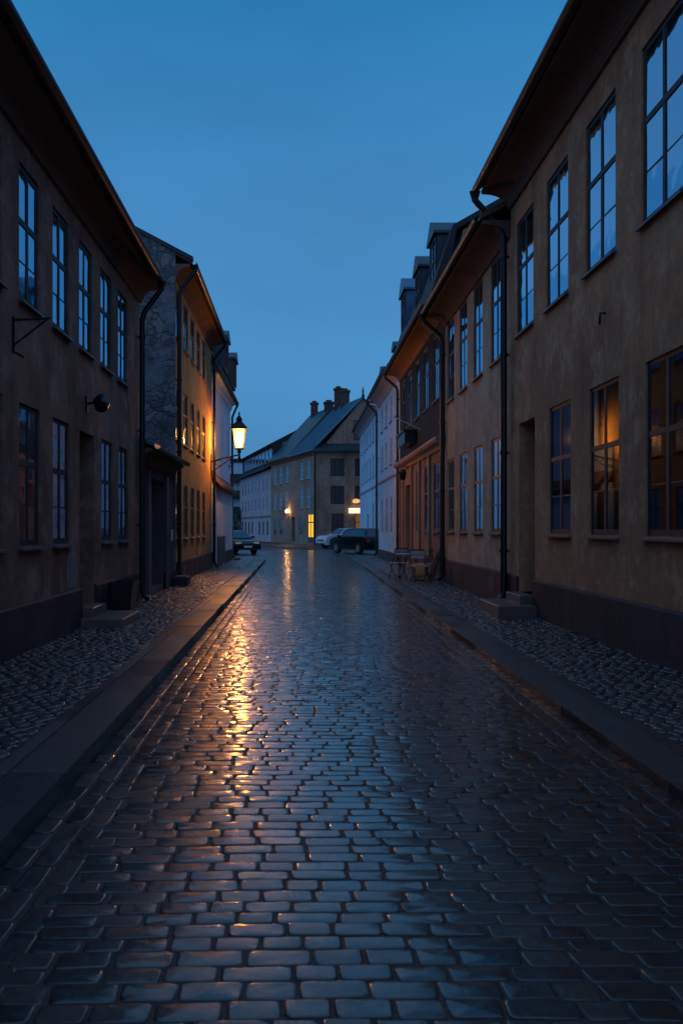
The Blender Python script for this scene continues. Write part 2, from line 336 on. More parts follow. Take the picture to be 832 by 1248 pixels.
def with_mat(me, mat):
    k = (me.name, mat)
    if k not in _mm:
        m2 = me.copy(); m2.materials.clear(); m2.materials.append(M[mat]); _mm[k] = m2
    return _mm[k]
_wc = [0]
def add_window(root, fr, s0, s1, z0, z1, style='tall', fm='frame', gm='glass', sm='sill', label=None, sill=True):
    _wc[0] += 1
    a, b, c = window_meshes(s1-s0, z1-z0, style, _wc[0] % 4)
    o = bpy.data.objects.new('window', with_mat(a, fm)); col.objects.link(o); o.parent = root
    o.location = Vector(fr.p((s0+s1)/2, 0, z0)) - root.location; o.rotation_euler = (0, 0, fr.rot)
    p = bpy.data.objects.new('pane', with_mat(b, gm)); col.objects.link(p); p.parent = o
    if sill: q = bpy.data.objects.new('sill', with_mat(c, sm)); col.objects.link(q); q.parent = o
    if label: o['label'] = label
    return o

def wall_mesh(fr, length, ztop, holes, depth, reveal=.22, profile=None, z0=-.05, far_side=True):
    """front sheet with real openings and reveals, side and back walls; profile = gable outline [(d,z)] from front top to back top"""
    m = MB()
    ss = sorted({0, length, *[h[0] for h in holes], *[h[1] for h in holes]}); zs = sorted({z0, ztop, *[h[2] for h in holes], *[h[3] for h in holes]})
    idx = {}
    def vid(a, z):
        if (a, z) not in idx: idx[(a, z)] = len(m.v); m.v.append(fr.p(a, 0, z))
        return idx[(a, z)]
    for i in range(len(ss)-1):
        for k in range(len(zs)-1):
            cx, cz = (ss[i]+ss[i+1])/2, (zs[k]+zs[k+1])/2
            if any(h[0] < cx < h[1] and h[2] < cz < h[3] for h in holes): continue
            m.f.append((vid(ss[i+1], zs[k]), vid(ss[i], zs[k]), vid(ss[i], zs[k+1]), vid(ss[i+1], zs[k+1])))
    for h in holes:
        a0, a1, b0, b1 = h[:4]; rv = h[4] if len(h) > 4 else reveal
        P = lambda a, d, z: fr.p(a, d, z)
        m.add([P(a0,0,b0),P(a0,-rv,b0),P(a0,-rv,b1),P(a0,0,b1)], [(0,1,2,3)]); m.add([P(a1,0,b0),P(a1,0,b1),P(a1,-rv,b1),P(a1,-rv,b0)], [(0,1,2,3)])
        m.add([P(a0,0,b1),P(a0,-rv,b1),P(a1,-rv,b1),P(a1,0,b1)], [(0,1,2,3)]); m.add([P(a0,0,b0),P(a1,0,b0),P(a1,-rv,b0),P(a0,-rv,b0)], [(0,1,2,3)])
    prof = profile or [(0, ztop), (-depth, ztop)]
    for a in (0, length):
        pts = [fr.p(a, 0, z0)] + [fr.p(a, d, z) for d, z in prof] + [fr.p(a, -depth, z0)]
        f = tuple(range(len(pts))); m.add(pts, [f if a else f[::-1]])
    m.add([fr.p(0,-depth,z0), fr.p(length,-depth,z0), fr.p(length,-depth,prof[-1][1]), fr.p(0,-depth,prof[-1][1])], [(0,1,2,3)])
    return m
def cornice_prof(wt, ov, ez, drop=.22):
    pts = [(.003, wt-drop), (.05, wt-drop), (.07, wt-drop+.05)]
    for i in range(7):
        a = i/6*math.pi/2; pts.append((.08 + (ov-.16)*(1-math.cos(a)), wt-drop+.06 + (ez-.10-(wt-drop+.06))*math.sin(a)))
    pts += [(ov-.03, ez-.09), (ov-.03, ez-.02), (.003, ez-.02)]
    return pts
def roof_prof(ov, ez, ridge_d, ridge_z, back_d, th=.09):
    return [(ov, ez), (ridge_d, ridge_z), (back_d, ez), (back_d, ez+th), (ridge_d, ridge_z+th*1.1), (ov, ez+th)]
def gutter(parent, fr, s0, s1, d, z, r=.075, mat='sheet'):
    m = MB(); m.smooth = True; n = 8; pr = [(d + r*math.cos(math.pi + i*math.pi/n), z + r*math.sin(math.pi + i*math.pi/n)) for i in range(n+1)]
    pr += [(d + (r-.012)*math.cos(math.pi + i*math.pi/n), z + (r-.012)*math.sin(math.pi + i*math.pi/n)) for i in range(n, -1, -1)]
    m.extr(pr, fr, s0, s1); return m.build('gutter', mat, parent)
def downpipe(parent, fr, s, eave_d, eave_z, top_drop=.55, foot=True, r=.055, z_end=.16, mat='sheet'):
    m = MB(); m.smooth = True
    pts = [(eave_d, eave_z), (eave_d, eave_z-.14), (eave_d-.05, eave_z-.2), (.16, eave_z-.14-top_drop*.75), (.11, eave_z-.14-top_drop), (.11, z_end+.28)]
    if foot: pts += [(.12, z_end+.14), (.17, z_end+.05), (.26, z_end)]
    else: pts += [(.11, z_end)]
    m.tube([fr.p(s, d, z) for d, z in pts], r, 10)
    m.tube([fr.p(s, eave_d, eave_z+.02), fr.p(s, eave_d, eave_z-.12)], [r*1.7, r*1.05], 10)
    z = eave_z - top_drop - .5
    while z > .6:
        m.tube([fr.p(s, .11, z-.03), fr.p(s, .11, z+.03)], r*1.28, 10); m.box(0,0,0,0,0,0) if False else None
        a, b = fr.p(s-.02, 0, z-.012), fr.p(s+.02, .08, z+.012); m.box(a[0], b[0], a[1], b[1], a[2], b[2]); z -= 1.9
    return m.build('downpipe', mat, parent)
def door_leafs(parent, fr, s0, s1, z0, z1, d, mat, leaves=1, glazed=False):
    m = MB(); n = leaves; w = (s1-s0)/n
    def bx(a0, a1, d0, d1, c0, c1): m.extr([(d0,c0),(d1,c0),(d1,c1),(d0,c1)], fr, a0, a1)
    for i in range(n):
        a = s0 + i*w; bx(a+.005, a+w-.005, d-.05, d, z0, z1)
        for zz0, zz1 in ((z0+.12, z0+(z1-z0)*.33), (z0+(z1-z0)*.38, z0+(z1-z0)*.70), (z0+(z1-z0)*.75, z1-.1)):
            bx(a+.12, a+w-.12, d, d+.02, zz0, zz1); bx(a+.17, a+w-.17, d+.02, d+.028, zz0+.05, zz1-.05)
    o = m.build('door', mat, parent)
    k = MB(); k.smooth = True; p = fr.p(s1-.1 if n == 1 else s0+w-.07, d+.02, z0+1.0); q = fr.p(s1-.1 if n == 1 else s0+w-.07, d+.07, z0+1.0)
    k.tube([p, q], .018, 8); k.tube([q, fr.p((s1-.1 if n == 1 else s0+w-.07)-.1, d+.07, z0+1.0)], .011, 8); k.build('handle', 'rim', o)
    return o

# ------------------------------------------------------------------ ground, road, pavements
LX = lambda y: -(1.39 + .006*max(-3, min(y, 44)))
RX = lambda y: 2.17 + .0095*max(-3, min(y, 44))
g = MB(); g.add([(-260,-60,-.06),(260,-60,-.06),(260,420,-.06),(-260,420,-.06)], [(0,1,2,3)]); g.build('ground', 'joint', kind='structure')
rd = MB(); rd.add([(-30,-6,-.004),(3.2,-6,-.004),(3.2,60,-.004),(8,72,-.004),(8,130,-.004),(-30,130,-.004)], [(0,1,2,3,4,5)]); rd.build('road', 'joint', kind='structure')

def stones_mesh(name, cs, mat, n_ang=12, kind='structure', rings=((1.0,-.03,0),(1.0,-.0045,0),(.98,-.0012,0),(.945,-.0001,0),(.66,.0003,0)), power=.24):
    """cs rows: x, y, hx, hy, rot, z, tiltx, tilty, id -> rounded stones in one sheet"""
    cs = np.asarray(cs, 'f'); N = len(cs); K = len(rings)
    ang = (np.arange(n_ang)+.5)/n_ang*2*np.pi
    sx = np.sign(np.cos(ang))*np.abs(np.cos(ang))**power; sy = np.sign(np.sin(ang))*np.abs(np.sin(ang))**power
    V = np.zeros((N, K*n_ang+1, 3), 'f')
    jit = rng.uniform(.94, 1.03, (N, n_ang))
    for k, (sc, dz, _) in enumerate(rings):
        ins = (1-sc)*.5
        lx = sx[None,:]*(cs[:,2:3]-ins*np.minimum(cs[:,2:3],cs[:,3:4]))*jit; ly = sy[None,:]*(cs[:,3:4]-ins*np.minimum(cs[:,2:3],cs[:,3:4]))*jit
        V[:, k*n_ang:(k+1)*n_ang, 0] = lx; V[:, k*n_ang:(k+1)*n_ang, 1] = ly; V[:, k*n_ang:(k+1)*n_ang, 2] = dz + (rng.uniform(-.0014,.0010,(N,n_ang)) if k > 1 else 0)
    V[:, -1, 2] = rings[-1][1] + .0006
    V[:, :, 2] += V[:,:,0]*cs[:,6:7] + V[:,:,1]*cs[:,7:8] + cs[:,5:6]
    c, s_ = np.cos(cs[:,4:5]), np.sin(cs[:,4:5]); X = V[:,:,0]*c - V[:,:,1]*s_; Y = V[:,:,0]*s_ + V[:,:,1]*c
    V[:,:,0] = X + cs[:,0:1]; V[:,:,1] = Y + cs[:,1:2]
    nv = K*n_ang+1; quads = []; tris = []
    for k in range(K-1):
        for i in range(n_ang): quads.append((k*n_ang+i, k*n_ang+(i+1) % n_ang, (k+1)*n_ang+(i+1) % n_ang, (k+1)*n_ang+i))
    for i in range(n_ang): tris.append(((K-1)*n_ang+i, (K-1)*n_ang+(i+1) % n_ang, nv-1))
    off = (np.arange(N)*nv)[:,None,None]
    q = (np.array(quads)[None]+off).reshape(-1,4); t = (np.array(tris)[None]+off).reshape(-1,3)
    me = bpy.data.meshes.new(name); me.vertices.add(N*nv); me.vertices.foreach_set('co', V.ravel())
    me.loops.add(q.size+t.size); me.loops.foreach_set('vertex_index', np.concatenate([q.ravel(), t.ravel()]).astype('i'))
    me.polygons.add(len(q)+len(t)); st = np.concatenate([np.arange(len(q))*4, len(q)*4+np.arange(len(t))*3]).astype('i'); me.polygons.foreach_set('loop_start', st)
    me.polygons.foreach_set('use_smooth', np.ones(len(q)+len(t), bool)); me.update(); me.validate()
    at = me.attributes.new('stone', 'FLOAT', 'POINT'); at.data.foreach_set('value', np.repeat(cs[:,8], nv).astype('f'))
    o = bpy.data.objects.new(name, me); me.materials.append(M[mat]); col.objects.link(o)
    if kind: o['kind'] = kind
    return o
cs = []
y = -2.0; row = 0
while y < 64:
    dy = rng.uniform(.104, .126); yc = y + dy/2
    if yc < 44: x0, x1 = LX(yc)+.40, RX(yc)-.40
    elif yc < 50: x0, x1 = -9.0, 2.3
    else: x0, x1 = -12.0, 2.5
    x = x0 + rng.uniform(-.1, .02)
    skew = .03*math.sin(yc*.35)
    while x < x1:
        l = rng.uniform(.15, .27)
        if yc >= 44: l *= 1.3
        cs.append((x+l/2, yc + .035*math.sin((x+yc*.3)*1.3) + rng.uniform(-.006,.006), l/2-.0042, dy/2-.0040, rng.uniform(-.03,.03)+skew, rng.uniform(-.0015,.002),
                   rng.normal(0,.006), rng.normal(0,.010), rng.uniform(0,1)))
        x += l
    y += dy
# gutter courses: three rows of stones laid along the kerb
for side in (-1, 1):
    for k in range(3):
        y = -2.0 + k*.07
        while y < 44:
            l = rng.uniform(.2, .32); yc = y+l/2
            xk = (LX(yc)+.065+k*.13) if side < 0 else (RX(yc)-.065-k*.13)
            cs.append((xk+rng.uniform(-.004,.004), yc, .056, l/2-.008, .006*side, rng.uniform(-.0015,.002), rng.uniform(-.03,.03), rng.uniform(-.015,.015), rng.uniform(.2,1)))
            y += l
stones_mesh('road_setts', cs, 'sett')

# pavement slabs (base) and cobbles
right_kerb = [(2.55,-3)] ; 
rk = [(RX(y), y) for y in range(-3, 45, 3)] + [(2.57,48),(2.5,52),(2.3,56),(1.9,60),(1.2,64),(.1,68),(-1.4,72.5),(-3.7,78),(-6.2,84),(-9,92),(-13,104)]
lk = [(LX(y), y) for y in range(-3, 43, 3)] + [(-1.72,44),(-2.0,45.4),(-2.7,46.5),(-3.9,47.2),(-6,47.6),(-14,47.8)]
def strip(name, inner, outer, z, mat):
    m = MB(); n = len(inner); m.add([(p[0],p[1],z) for p in inner]+[(p[0],p[1],z) for p in outer]+[(p[0],p[1],-.05) for p in inner],
        [(i, i+1, n+i+1, n+i) if outer[0][0] > inner[0][0] else (i+1, i, n+i, n+i+1) for i in range(n-1)] + [(i, i+1, 2*n+i+1, 2*n+i) for i in range(n-1)])
    return m.build(name, mat, kind='structure')
ro = [(4.6, p[1]) if p[1] < 45 else (9.0, p[1]+6) for p in rk]
strip('pavement', rk, [(4.3, p[1]) if p[1] < 45 else (9.5, p[1]) if p[1] < 70 else (p[0]+9, p[1]+12) for p in rk], .062, 'joint')
strip('pavement', lk, [(-4.0, p[1]) if p[1] < 40 else (-3.9-(p[1]-40)*.6, 47.0-(47.8-p[1])*.9) if False else (-4.0, min(p[1], 46.5)) if p[0] > -3.95 else (p[0], 46.6) for p in lk], .105, 'joint')
def cob(xa, xb, y0, y1, z=.109):
    out = []; y = y0; r = 0
    while y < y1:
        a, b = xa(y), xb(y); dx = .132; x = a + (.066 if r % 2 else 0)
        while x < b:
            sc = rng.uniform(.82, 1.12)
            out.append((x+rng.uniform(-.022,.022), y+rng.uniform(-.02,.02), .070*sc, .060*sc*rng.uniform(.85,1.1), rng.uniform(0,3.14), z+rng.uniform(-.004,.005), rng.uniform(-.06,.06), rng.uniform(-.06,.06), rng.uniform(0,1)))
            x += dx
        y += .112; r += 1
    return out
RG = ((1.0,-.03,0),(.97,-.003,0),(.84,.005,0),(.5,.009,0))
cs = cob(lambda y: -3.28, lambda y: LX(y)-.50, 3.0, 45.5)
stones_mesh('pavement_cobbles', cs, 'cobble', 10, rings=RG, power=.85)
cs = cob(lambda y: RX(y)+.50, lambda y: 4.04 if y < 47 else 5.0, 3.0, 60, .066)
stones_mesh('pavement_cobbles', cs, 'cobble', 10, rings=RG, power=.85)
# kerb: long granite slabs plus a narrow row behind them
def kerb(path, side, width, top=.120):
    kb = []
    P = [Vector(p) for p in path]; 
    segs = []; tot = 0
    for i in range(len(P)-1): segs.append((tot, P[i], P[i+1])); tot += (P[i+1]-P[i]).length
    def at(t):
        for s0, a, b in segs:
            l = (b-a).length
            if t <= s0+l or (s0, a, b) == segs[-1]: return a + (b-a)*((t-s0)/l), (b-a).normalized()
    m = MB(); t = 0; ids = []
    while t < tot-.2:
        l = min(random.uniform(.8, 1.5), tot-t); a, da = at(t+.006); b, db = at(t+l-.006)
        na = Vector((-da.y, da.x))*(-side); nb = Vector((-db.y, db.x))*(-side)
        j = random.uniform(-.010,.010); zt = top+random.uniform(-.006,.006)
        for w0, w1, zz, lab in ((0+j, width+j*.5, zt, 0), (width+.012, width+.115, zt-.008, 1)):
            bv = .012
            A = [a+na*w0, b+nb*w0, b+nb*w1, a+na*w1]; mid = (A[0]+A[1]+A[2]+A[3])/4
            I = [p + (mid-p).normalized()*bv*1.4 for p in A]
            m.add([(p.x,p.y,-.04) for p in A]+[(p.x,p.y,zz-bv) for p in A]+[(p.x,p.y,zz) for p in I],
                  [(0,1,5,4),(1,2,6,5),(2,3,7,6),(3,0,4,7),(4,5,9,8),(5,6,10,9),(6,7,11,10),(7,4,8,11),(8,9,10,11)])
            ids += [random.random()]*12
        t += l
    if side > 0: m.f = [tuple(reversed(f)) for f in m.f]
    o = m.build('kerb', 'granite', kind='structure'); at_ = o.data.attributes.new('stone', 'FLOAT', 'POINT'); at_.data.foreach_set('value', ids)
    return o
kerb(rk, 1, .32, .072); kerb(lk, -1, .34)

# ------------------------------------------------------------------ house builder (walls running along the street)
def street_frame(side, X, y0, y1):
    return Fr((-X, y1), (-X, y0)) if side < 0 else Fr((X, y0), (X, y1))
def ys(side, y0, y1, a, b):     # street interval -> wall interval
    return (y1-b, y1-a) if side < 0 else (a-y0, b-y0)
def house(name, label, side, X, y0, y1, wt, ez, ov, wall, cornice, roofm, wins=(), doors=(), plinth=('plinth', .7), depth=9, rise=3.2, base=.12, cat='house', wall_profile=None, gut=True):
    root = thing(name, label, cat, ((X if side > 0 else -X)+side*depth/2, (y0+y1)/2, 0))
    fr = street_frame(side, X, y0, y1); L = y1-y0; holes = []
    for w in wins: a, b = ys(side, y0, y1, w[0], w[1]); holes.append((a, b, w[2], w[3]))
    for d in doors: a, b = ys(side, y0, y1, d[0], d[1]); holes.append((a, b, d[2], d[3], .45))
    prof = wall_profile or [(0, wt), (0, ez-.03), (-depth/2, ez+rise-.05), (-depth, ez-.03)]
    wall_mesh(fr, L, wt, holes, depth, .20, prof).build('wall', wall, root)
    for w in wins:
        a, b = ys(side, y0, y1, w[0], w[1]); o = w[4] if len(w) > 4 else {}
        add_window(root, fr, a, b, w[2], w[3], **o)
    for d in doors:
        a, b = ys(side, y0, y1, d[0], d[1]); door_leafs(root, fr, a, b, d[2], d[3], -.40, d[4] if len(d) > 4 else 'wood_b', d[5] if len(d) > 5 else 1)
    if cornice:
        MB().extr(cornice_prof(wt, ov, ez), fr, 0.0, L-.0).build('cornice', cornice, root)
    if plinth:
        ed = sorted([ys(side, y0, y1, d[0], d[1]) for d in doors]); a = .003
        for e0, e1 in ed+[(L-.003, L)]:
            h = plinth[1]; MB().extr([(.004,.02),(.05,.02),(.05,h-.03),(.03,h),(.004,h)], fr, a, e0).build('plinth', plinth[0], root); a = e1
    if roofm and wall_profile is None:
        MB().extr(roof_prof(ov, ez, -depth/2, ez+rise, -depth-.3), fr, -.0, L+.0).build('roof', roofm, root)
    if gut: gutter(root, fr, 0, L, ov+.07, ez+.02)
    return root, fr

# ---- L1: umber house, nearest on the left (y 2 .. 18.5)
X = 3.3
wl_ = []
for i in range(-5, 5):
    y = 10.6 + 1.455*i + 1.455*0
    y = 10.6 + 1.44*i
    if y > 2.6: wl_.append((y, y+.82, 4.30, 5.92, dict()))
for y in (3.4, 4.84, 6.28, 7.72, 9.16, 10.6, 12.05, 15.0, 16.42):
    wl_.append((y, y+.86, 1.38, 3.08, dict(gm='glass_dim')))
L1, fL1 = house('umber_house', 'dark umber plastered two-storey house, nearest on the left of the street', -1, X, 2.2, 18.5, 6.42, 6.56, .43, 'pl_umber', 'cornice_u', 'tile',
    wl_, [(13.5, 14.45, .30, 3.06, 'wood_b')], ('plinth', .70))
downpipe(L1, fL1, .28, .50, 6.55, .6, foot=True)
# pale patch of newer plaster by the door
pp = [(12.78,.74),(13.02,.72),(13.30,.73),(13.34,.95),(13.26,1.12),(13.31,1.24),(13.08,1.30),(12.92,1.22),(12.80,1.26),(12.74,1.02)]
MB().add([(-3.296,a,b) for a,b in pp]+[(-3.2995,a,b) for a,b in pp], [tuple(range(10))]+[(i,(i+1)%10,10+(i+1)%10,10+i) for i in range(10)]).build('plaster_patch', 'pl_patch', L1)
# ---- low mauve gatehouse between
LG, fLG = house('gatehouse', 'low mauve gatehouse with double dark gate between two taller left houses', -1, X+.02, 18.5, 23.55, 3.15, 3.25, .32, 'pl_gate', 'cornice_d', None,
    [], [(19.6, 21.9, .22, 2.7, 'wood_p', 2)], ('plinth_brown', .5), depth=6, wall_profile=[(0,3.15),(0,3.22),(-6,6.0)])
MB().extr([(.34,3.25),(-6,6.25),(-6,6.33),(.34,3.33)], fLG, 0, 5.05).build('roof', 'copper', LG)
for a, b in ((19.3-18.5, 19.6-18.5), (21.9-18.5, 22.2-18.5)): MB().extr([(.003,.13),(.09,.13),(.09,2.85),(.003,2.85)], fLG, 5.05-b, 5.05-a).build('pilaster', 'pl_gate', LG)
# ---- L2: ochre three-storey house with rubble gable
wl_ = []
for i, y in enumerate((23.95, 25.55, 27.15, 28.75, 30.4, 32.0)):
    if i == 5: continue
    wl_.append((y, y+.92, 6.65, 8.0, dict(gm='glass'))); wl_.append((y, y+.92, 3.95, 5.43, dict(gm='glass_dim' if i > 1 else 'glass', sm='sill_t'))); wl_.append((y, y+.92, 1.32, 2.80, dict(gm='glass_dim', fm='frame_b', sm='sill_t')))
L2, fL2 = house('ochre_house', 'ochre three-storey house with rubble stone gable, lit by the street lantern', -1, X, 23.6, 33.6, 8.38, 8.52, .45, 'pl_ochre', 'cornice_t', 'tile', wl_, [], ('plinth_brown', .70), depth=11, rise=3.2)
MB().add([(-3.26,23.575,0),(-14.3,23.575,0),(-14.3,23.575,8.75),(-8.8,23.575,11.78),(-3.26,23.575,8.82),
          (-3.26,23.598,0),(-14.3,23.598,0),(-14.3,23.598,8.75),(-8.8,23.598,11.78),(-3.26,23.598,8.82)],
         [(4,3,2,1,0),(5,6,7,8,9),(0,5,9,4),(4,9,8,3),(3,8,7,2)]).build('gable_wall', 'stone', L2)
rr = MB(); rr.add([(-2.80,23.53,8.56),(-8.8,23.53,11.74),(-8.8,23.53,11.86),(-2.80,23.53,8.67),(-2.80,23.7,8.56),(-8.8,23.7,11.74),(-8.8,23.7,11.86),(-2.80,23.7,8.67)], [(0,1,2,3),(7,6,5,4),(0,4,5,1),(3,2,6,7),(0,3,7,4)])
rr.build('verge_board', 'sheet', L2)
downpipe(L2, fL2, 10-.22, .52, 8.5, .6, foot=True); downpipe(L2, fL2, .15, .52, 8.5, .6, foot=True)
for y in (25.0, 28.2, 31.4): MB().extr([(.051,.22),(.056,.22),(.056,.55),(.051,.55)], fL2, 33.6-y-.5, 33.6-y).build('cellar_hatch', 'wood_d', L2)
# ---- L3: white house with mansard and low white annex
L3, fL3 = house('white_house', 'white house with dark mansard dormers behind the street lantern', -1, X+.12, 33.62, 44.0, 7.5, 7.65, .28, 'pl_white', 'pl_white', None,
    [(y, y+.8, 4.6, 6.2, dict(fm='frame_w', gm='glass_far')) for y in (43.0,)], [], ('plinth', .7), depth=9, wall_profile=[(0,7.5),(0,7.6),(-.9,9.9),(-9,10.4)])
MB().extr([(.32,7.65),(.25,7.8),(-.55,9.9),(-4.5,10.9),(-9.1,9.6),(-9.1,7.6),(-.1,7.6)], fL3, -.03, 10.4).build('roof', 'slate', L3)
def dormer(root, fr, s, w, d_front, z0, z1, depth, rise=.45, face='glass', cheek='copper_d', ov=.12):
    m = MB(); a0, a1 = s-w/2, s+w/2
    m.extr([(d_front, z0), (d_front, z1), (d_front-depth, z1), (d_front-depth, z0)], fr, a0, a1)
    o = m.build('dormer', cheek, root)
    r = MB(); zm = z1+rise
    P = fr.p; F = d_front+ov; B = d_front-depth
    r.add([P(a0-ov,F,z1-.05),P(s,F,zm),P(a1+ov,F,z1-.05),P(a0-ov,B,z1-.05),P(s,B,zm),P(a1+ov,B,z1-.05),
           P(a0-ov,F,z1+.03),P(s,F,zm+.08),P(a1+ov,F,z1+.03),P(a0-ov,B,z1+.03),P(s,B,zm+.08),P(a1+ov,B,z1+.03)],
          [(0,3,4,1),(1,4,5,2),(6,7,10,9),(7,8,11,10),(0,1,7,6),(1,2,8,7),(0,6,9,3),(2,5,11,8),(0,2,1)]); r.build('dormer_roof', cheek, o)
    m2, g2 = MB(), MB()
    m2.extr([(d_front+.001,z0+.15),(d_front+.05,z0+.15),(d_front+.05,z1-.08),(d_front+.001,z1-.08)], fr, a0+.08, a0+.16); m2.extr([(d_front+.001,z0+.15),(d_front+.05,z0+.15),(d_front+.05,z1-.08),(d_front+.001,z1-.08)], fr, a1-.16, a1-.08)
    m2.extr([(d_front+.001,z0+.15),(d_front+.05,z0+.15),(d_front+.05,z1-.08),(d_front+.001,z1-.08)], fr, s-.03, s+.03)
    for zz in (z0+.15, (z0+z1)/2, z1-.14): m2.extr([(d_front+.002,zz),(d_front+.045,zz),(d_front+.045,zz+.06),(d_front+.002,zz+.06)], fr, a0+.16, a1-.16)
    m2.build('dormer_window', 'frame', o)
    g2.extr([(d_front+.003,z0+.2),(d_front+.02,z0+.2),(d_front+.02,z1-.14),(d_front+.003,z1-.14)], fr, a0+.165, a1-.165); g2.build('dormer_pane', face, o)
    return o
dormer(L3, fL3, 7.2, 1.5, .40, 7.95, 9.25, 1.6, .3); dormer(L3, fL3, 2.6, 1.4, .40, 7.95, 9.25, 1.6, .3); 
downpipe(L3, fL3, .12, .34, 7.6, .5)
fa = street_frame(-1, 3.2, 34.2, 42.6)
AN = thing('white_annex', 'low white annex with sloping brown eave and dark gate below the lantern bracket', 'annex', (-3.3, 38, 0))
MB().extr([(0,-.05),(0,3.25),(-.21,3.35),(-.21,-.05)], fa, 0, 8.4).build('wall', 'pl_white', AN)
MB().extr([(.22,3.12),(-.21,3.62),(-.21,3.74),(.24,3.24)], fa, -.1, 8.5).build('roof', 'cornice_d', AN)
m = MB()
for i in range(12): m.extr([(.003,.14),(.04,.14),(.04,1.25),(.003,1.25)], fa, 4.6+i*.27, 4.6+i*.27+.25)
m.build('gate', 'wood_d', AN)
MB().extr([(.004,.1),(.05,.1),(.05,.6),(.004,.6)], fa, .0, 4.5).build('plinth', 'plinth', AN)

# ---- R1: tan house nearest on the right (y 2 .. 17.4)
XR = 4.05
wr = []
for y in (3.45, 5.5, 7.5, 9.52, 11.62, 13.68, 15.72): wr.append((y, y+1.22, 5.18, 7.28, dict()))
clear = dict(gm='clear', sm='sill_t')
for y in (3.45, 5.5, 7.5, 9.44, 11.5, 13.55): wr.append((y, y+1.18, 1.50, 3.54, dict(clear)))
R1, fR1 = house('tan_house', 'tan plastered house with tall windows and tarred plinth, nearest on the right', 1, XR, 2.2, 17.4, 7.94, 8.12, .60, 'pl_tan', 'cornice_d', 'tile',
    wr, [(15.62, 16.75, .42, 3.52, 'wood_b')], ('plinth', .70), depth=9)
# room seen through the ground-floor windows
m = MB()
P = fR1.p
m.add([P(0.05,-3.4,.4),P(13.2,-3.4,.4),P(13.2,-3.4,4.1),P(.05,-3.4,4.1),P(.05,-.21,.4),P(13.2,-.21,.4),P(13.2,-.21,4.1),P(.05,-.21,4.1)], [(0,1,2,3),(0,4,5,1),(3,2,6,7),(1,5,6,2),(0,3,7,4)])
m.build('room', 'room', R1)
for w in [o for o in R1.children if o.name.startswith('window') and o.location.z < 3]:
    m = MB(); m.smooth = True
    for a0, a1 in ((-.56, -.20), (.24, .56)):
        n = 14; vs = []; fs = []
        for i in range(n+1):
            t = i/n; xx = a0+(a1-a0)*t; yy = -.085 + .016*math.sin(t*19); vs += [(xx, yy, .05), (xx+.01, yy, 1.98)]
        for i in range(n): fs.append((2*i, 2*i+2, 2*i+3, 2*i+1))
        m.add(vs, fs)
    me = m.mesh('curtain'); me.materials.append(M['curtain']); c = bpy.data.objects.new('curtain', me); col.objects.link(c); c.parent = w
# ---- R2: tan house, second right
wr = []
for y in (18.2, 20.12, 22.0, 23.85):
    wr.append((y, y+1.05, 5.05, 7.18, dict())); wr.append((y, y+1.03, 1.50, 3.46, dict(gm='glass_dim', fm='frame_b', sm='sill_t')))
R2, fR2 = house('sandy_house', 'second tan house on the right with four tall windows per floor', 1, XR+.003, 17.42, 25.3, 7.42, 7.56, .58, 'pl_tan2', 'cornice_t', 'tile', wr, [], ('plinth_brown', .72), depth=9, rise=2.6)
downpipe(R1, fR1, 15.2+.12, .67, 8.1, .75, r=.065); downpipe(R2, fR2, 7.72, .65, 7.52, .6, r=.065)
for y in (18.6, 22.4): MB().extr([(.051,.26),(.056,.26),(.056,.56),(.051,.56)], fR2, y-17.42, y-17.42+.6).build('cellar_hatch', 'wood_d', R2)
m = MB()
for y in (8.9,): m.extr([(.051,.22),(.056,.22),(.056,.56),(.051,.56)], fR1, y-2.2, y-2.2+.9)
m.build('cellar_hatch', 'wood_d', R1)
# ---- R3: dark upper floor over brown shop front, mansard dormers
wr = []
for y in (26.45, 28.65, 30.75, 33.0, 35.0): wr.append((y, y+1.1, 5.40, 7.35, dict()))
wr += [(26.4, 27.5, 1.5, 3.55, dict(gm='glass_dim', fm='frame_b')), (28.35, 29.55, 1.5, 3.55, dict(gm='glass_dim', fm='frame_b')), (30.6, 31.6, 1.5, 3.55, dict(gm='glass_dim', fm='frame_b'))]
R3, fR3 = house('dormered_house', 'house with dark upper floor, brown shop front and three tall roof dormers', 1, XR+.004, 25.32, 36.8, 7.75, 7.9, .55, 'pl_brown', 'cornice_t', None,
    wr, [(33.4, 34.9, .3, 3.2, 'wood_b', 2)], ('plinth_brown', .72), depth=9, wall_profile=[(0,7.75),(0,7.9),(-.05,8.0),(-.5,9.95),(-2.0,10.8),(-9,9.0)])
cells = MB()   # dark boarded cladding on the upper floor
hl = [(a-25.32, b-25.32, c, d) for a, b, c, d, _ in wr if c > 5]
ss = sorted({0.01, 11.47, *[h[0]-.02 for h in hl], *[h[1]+.02 for h in hl]}); zs_ = [4.25, 5.34, 7.39, 7.55]
for i in range(len(ss)-1):
    for k in range(3):
        cx = (ss[i]+ss[i+1])/2
        if k == 1 and any(h[0] < cx < h[1] for h in hl): continue
        cells.extr([(.003,zs_[k]),(.012,zs_[k]),(.012,zs_[k+1]),(.003,zs_[k+1])], fR3, ss[i], ss[i+1])
cells.build('cladding', 'pl_grey', R3)
MB().extr([(.004,3.85),(.06,3.85),(.10,3.95),(.24,4.02),(.28,4.10),(.28,4.16),(.036,4.26),(.004,4.26)], fR3, -.02, 11.5).build('shop_cornice', 'wood_l', R3)
for a in (.15, 2.75, 5.1, 7.2, 9.95, 11.2): MB().extr([(.004,.74),(.08,.74),(.08,3.84),(.004,3.84)], fR3, a, a+.22).build('pilaster', 'wood_l', R3)
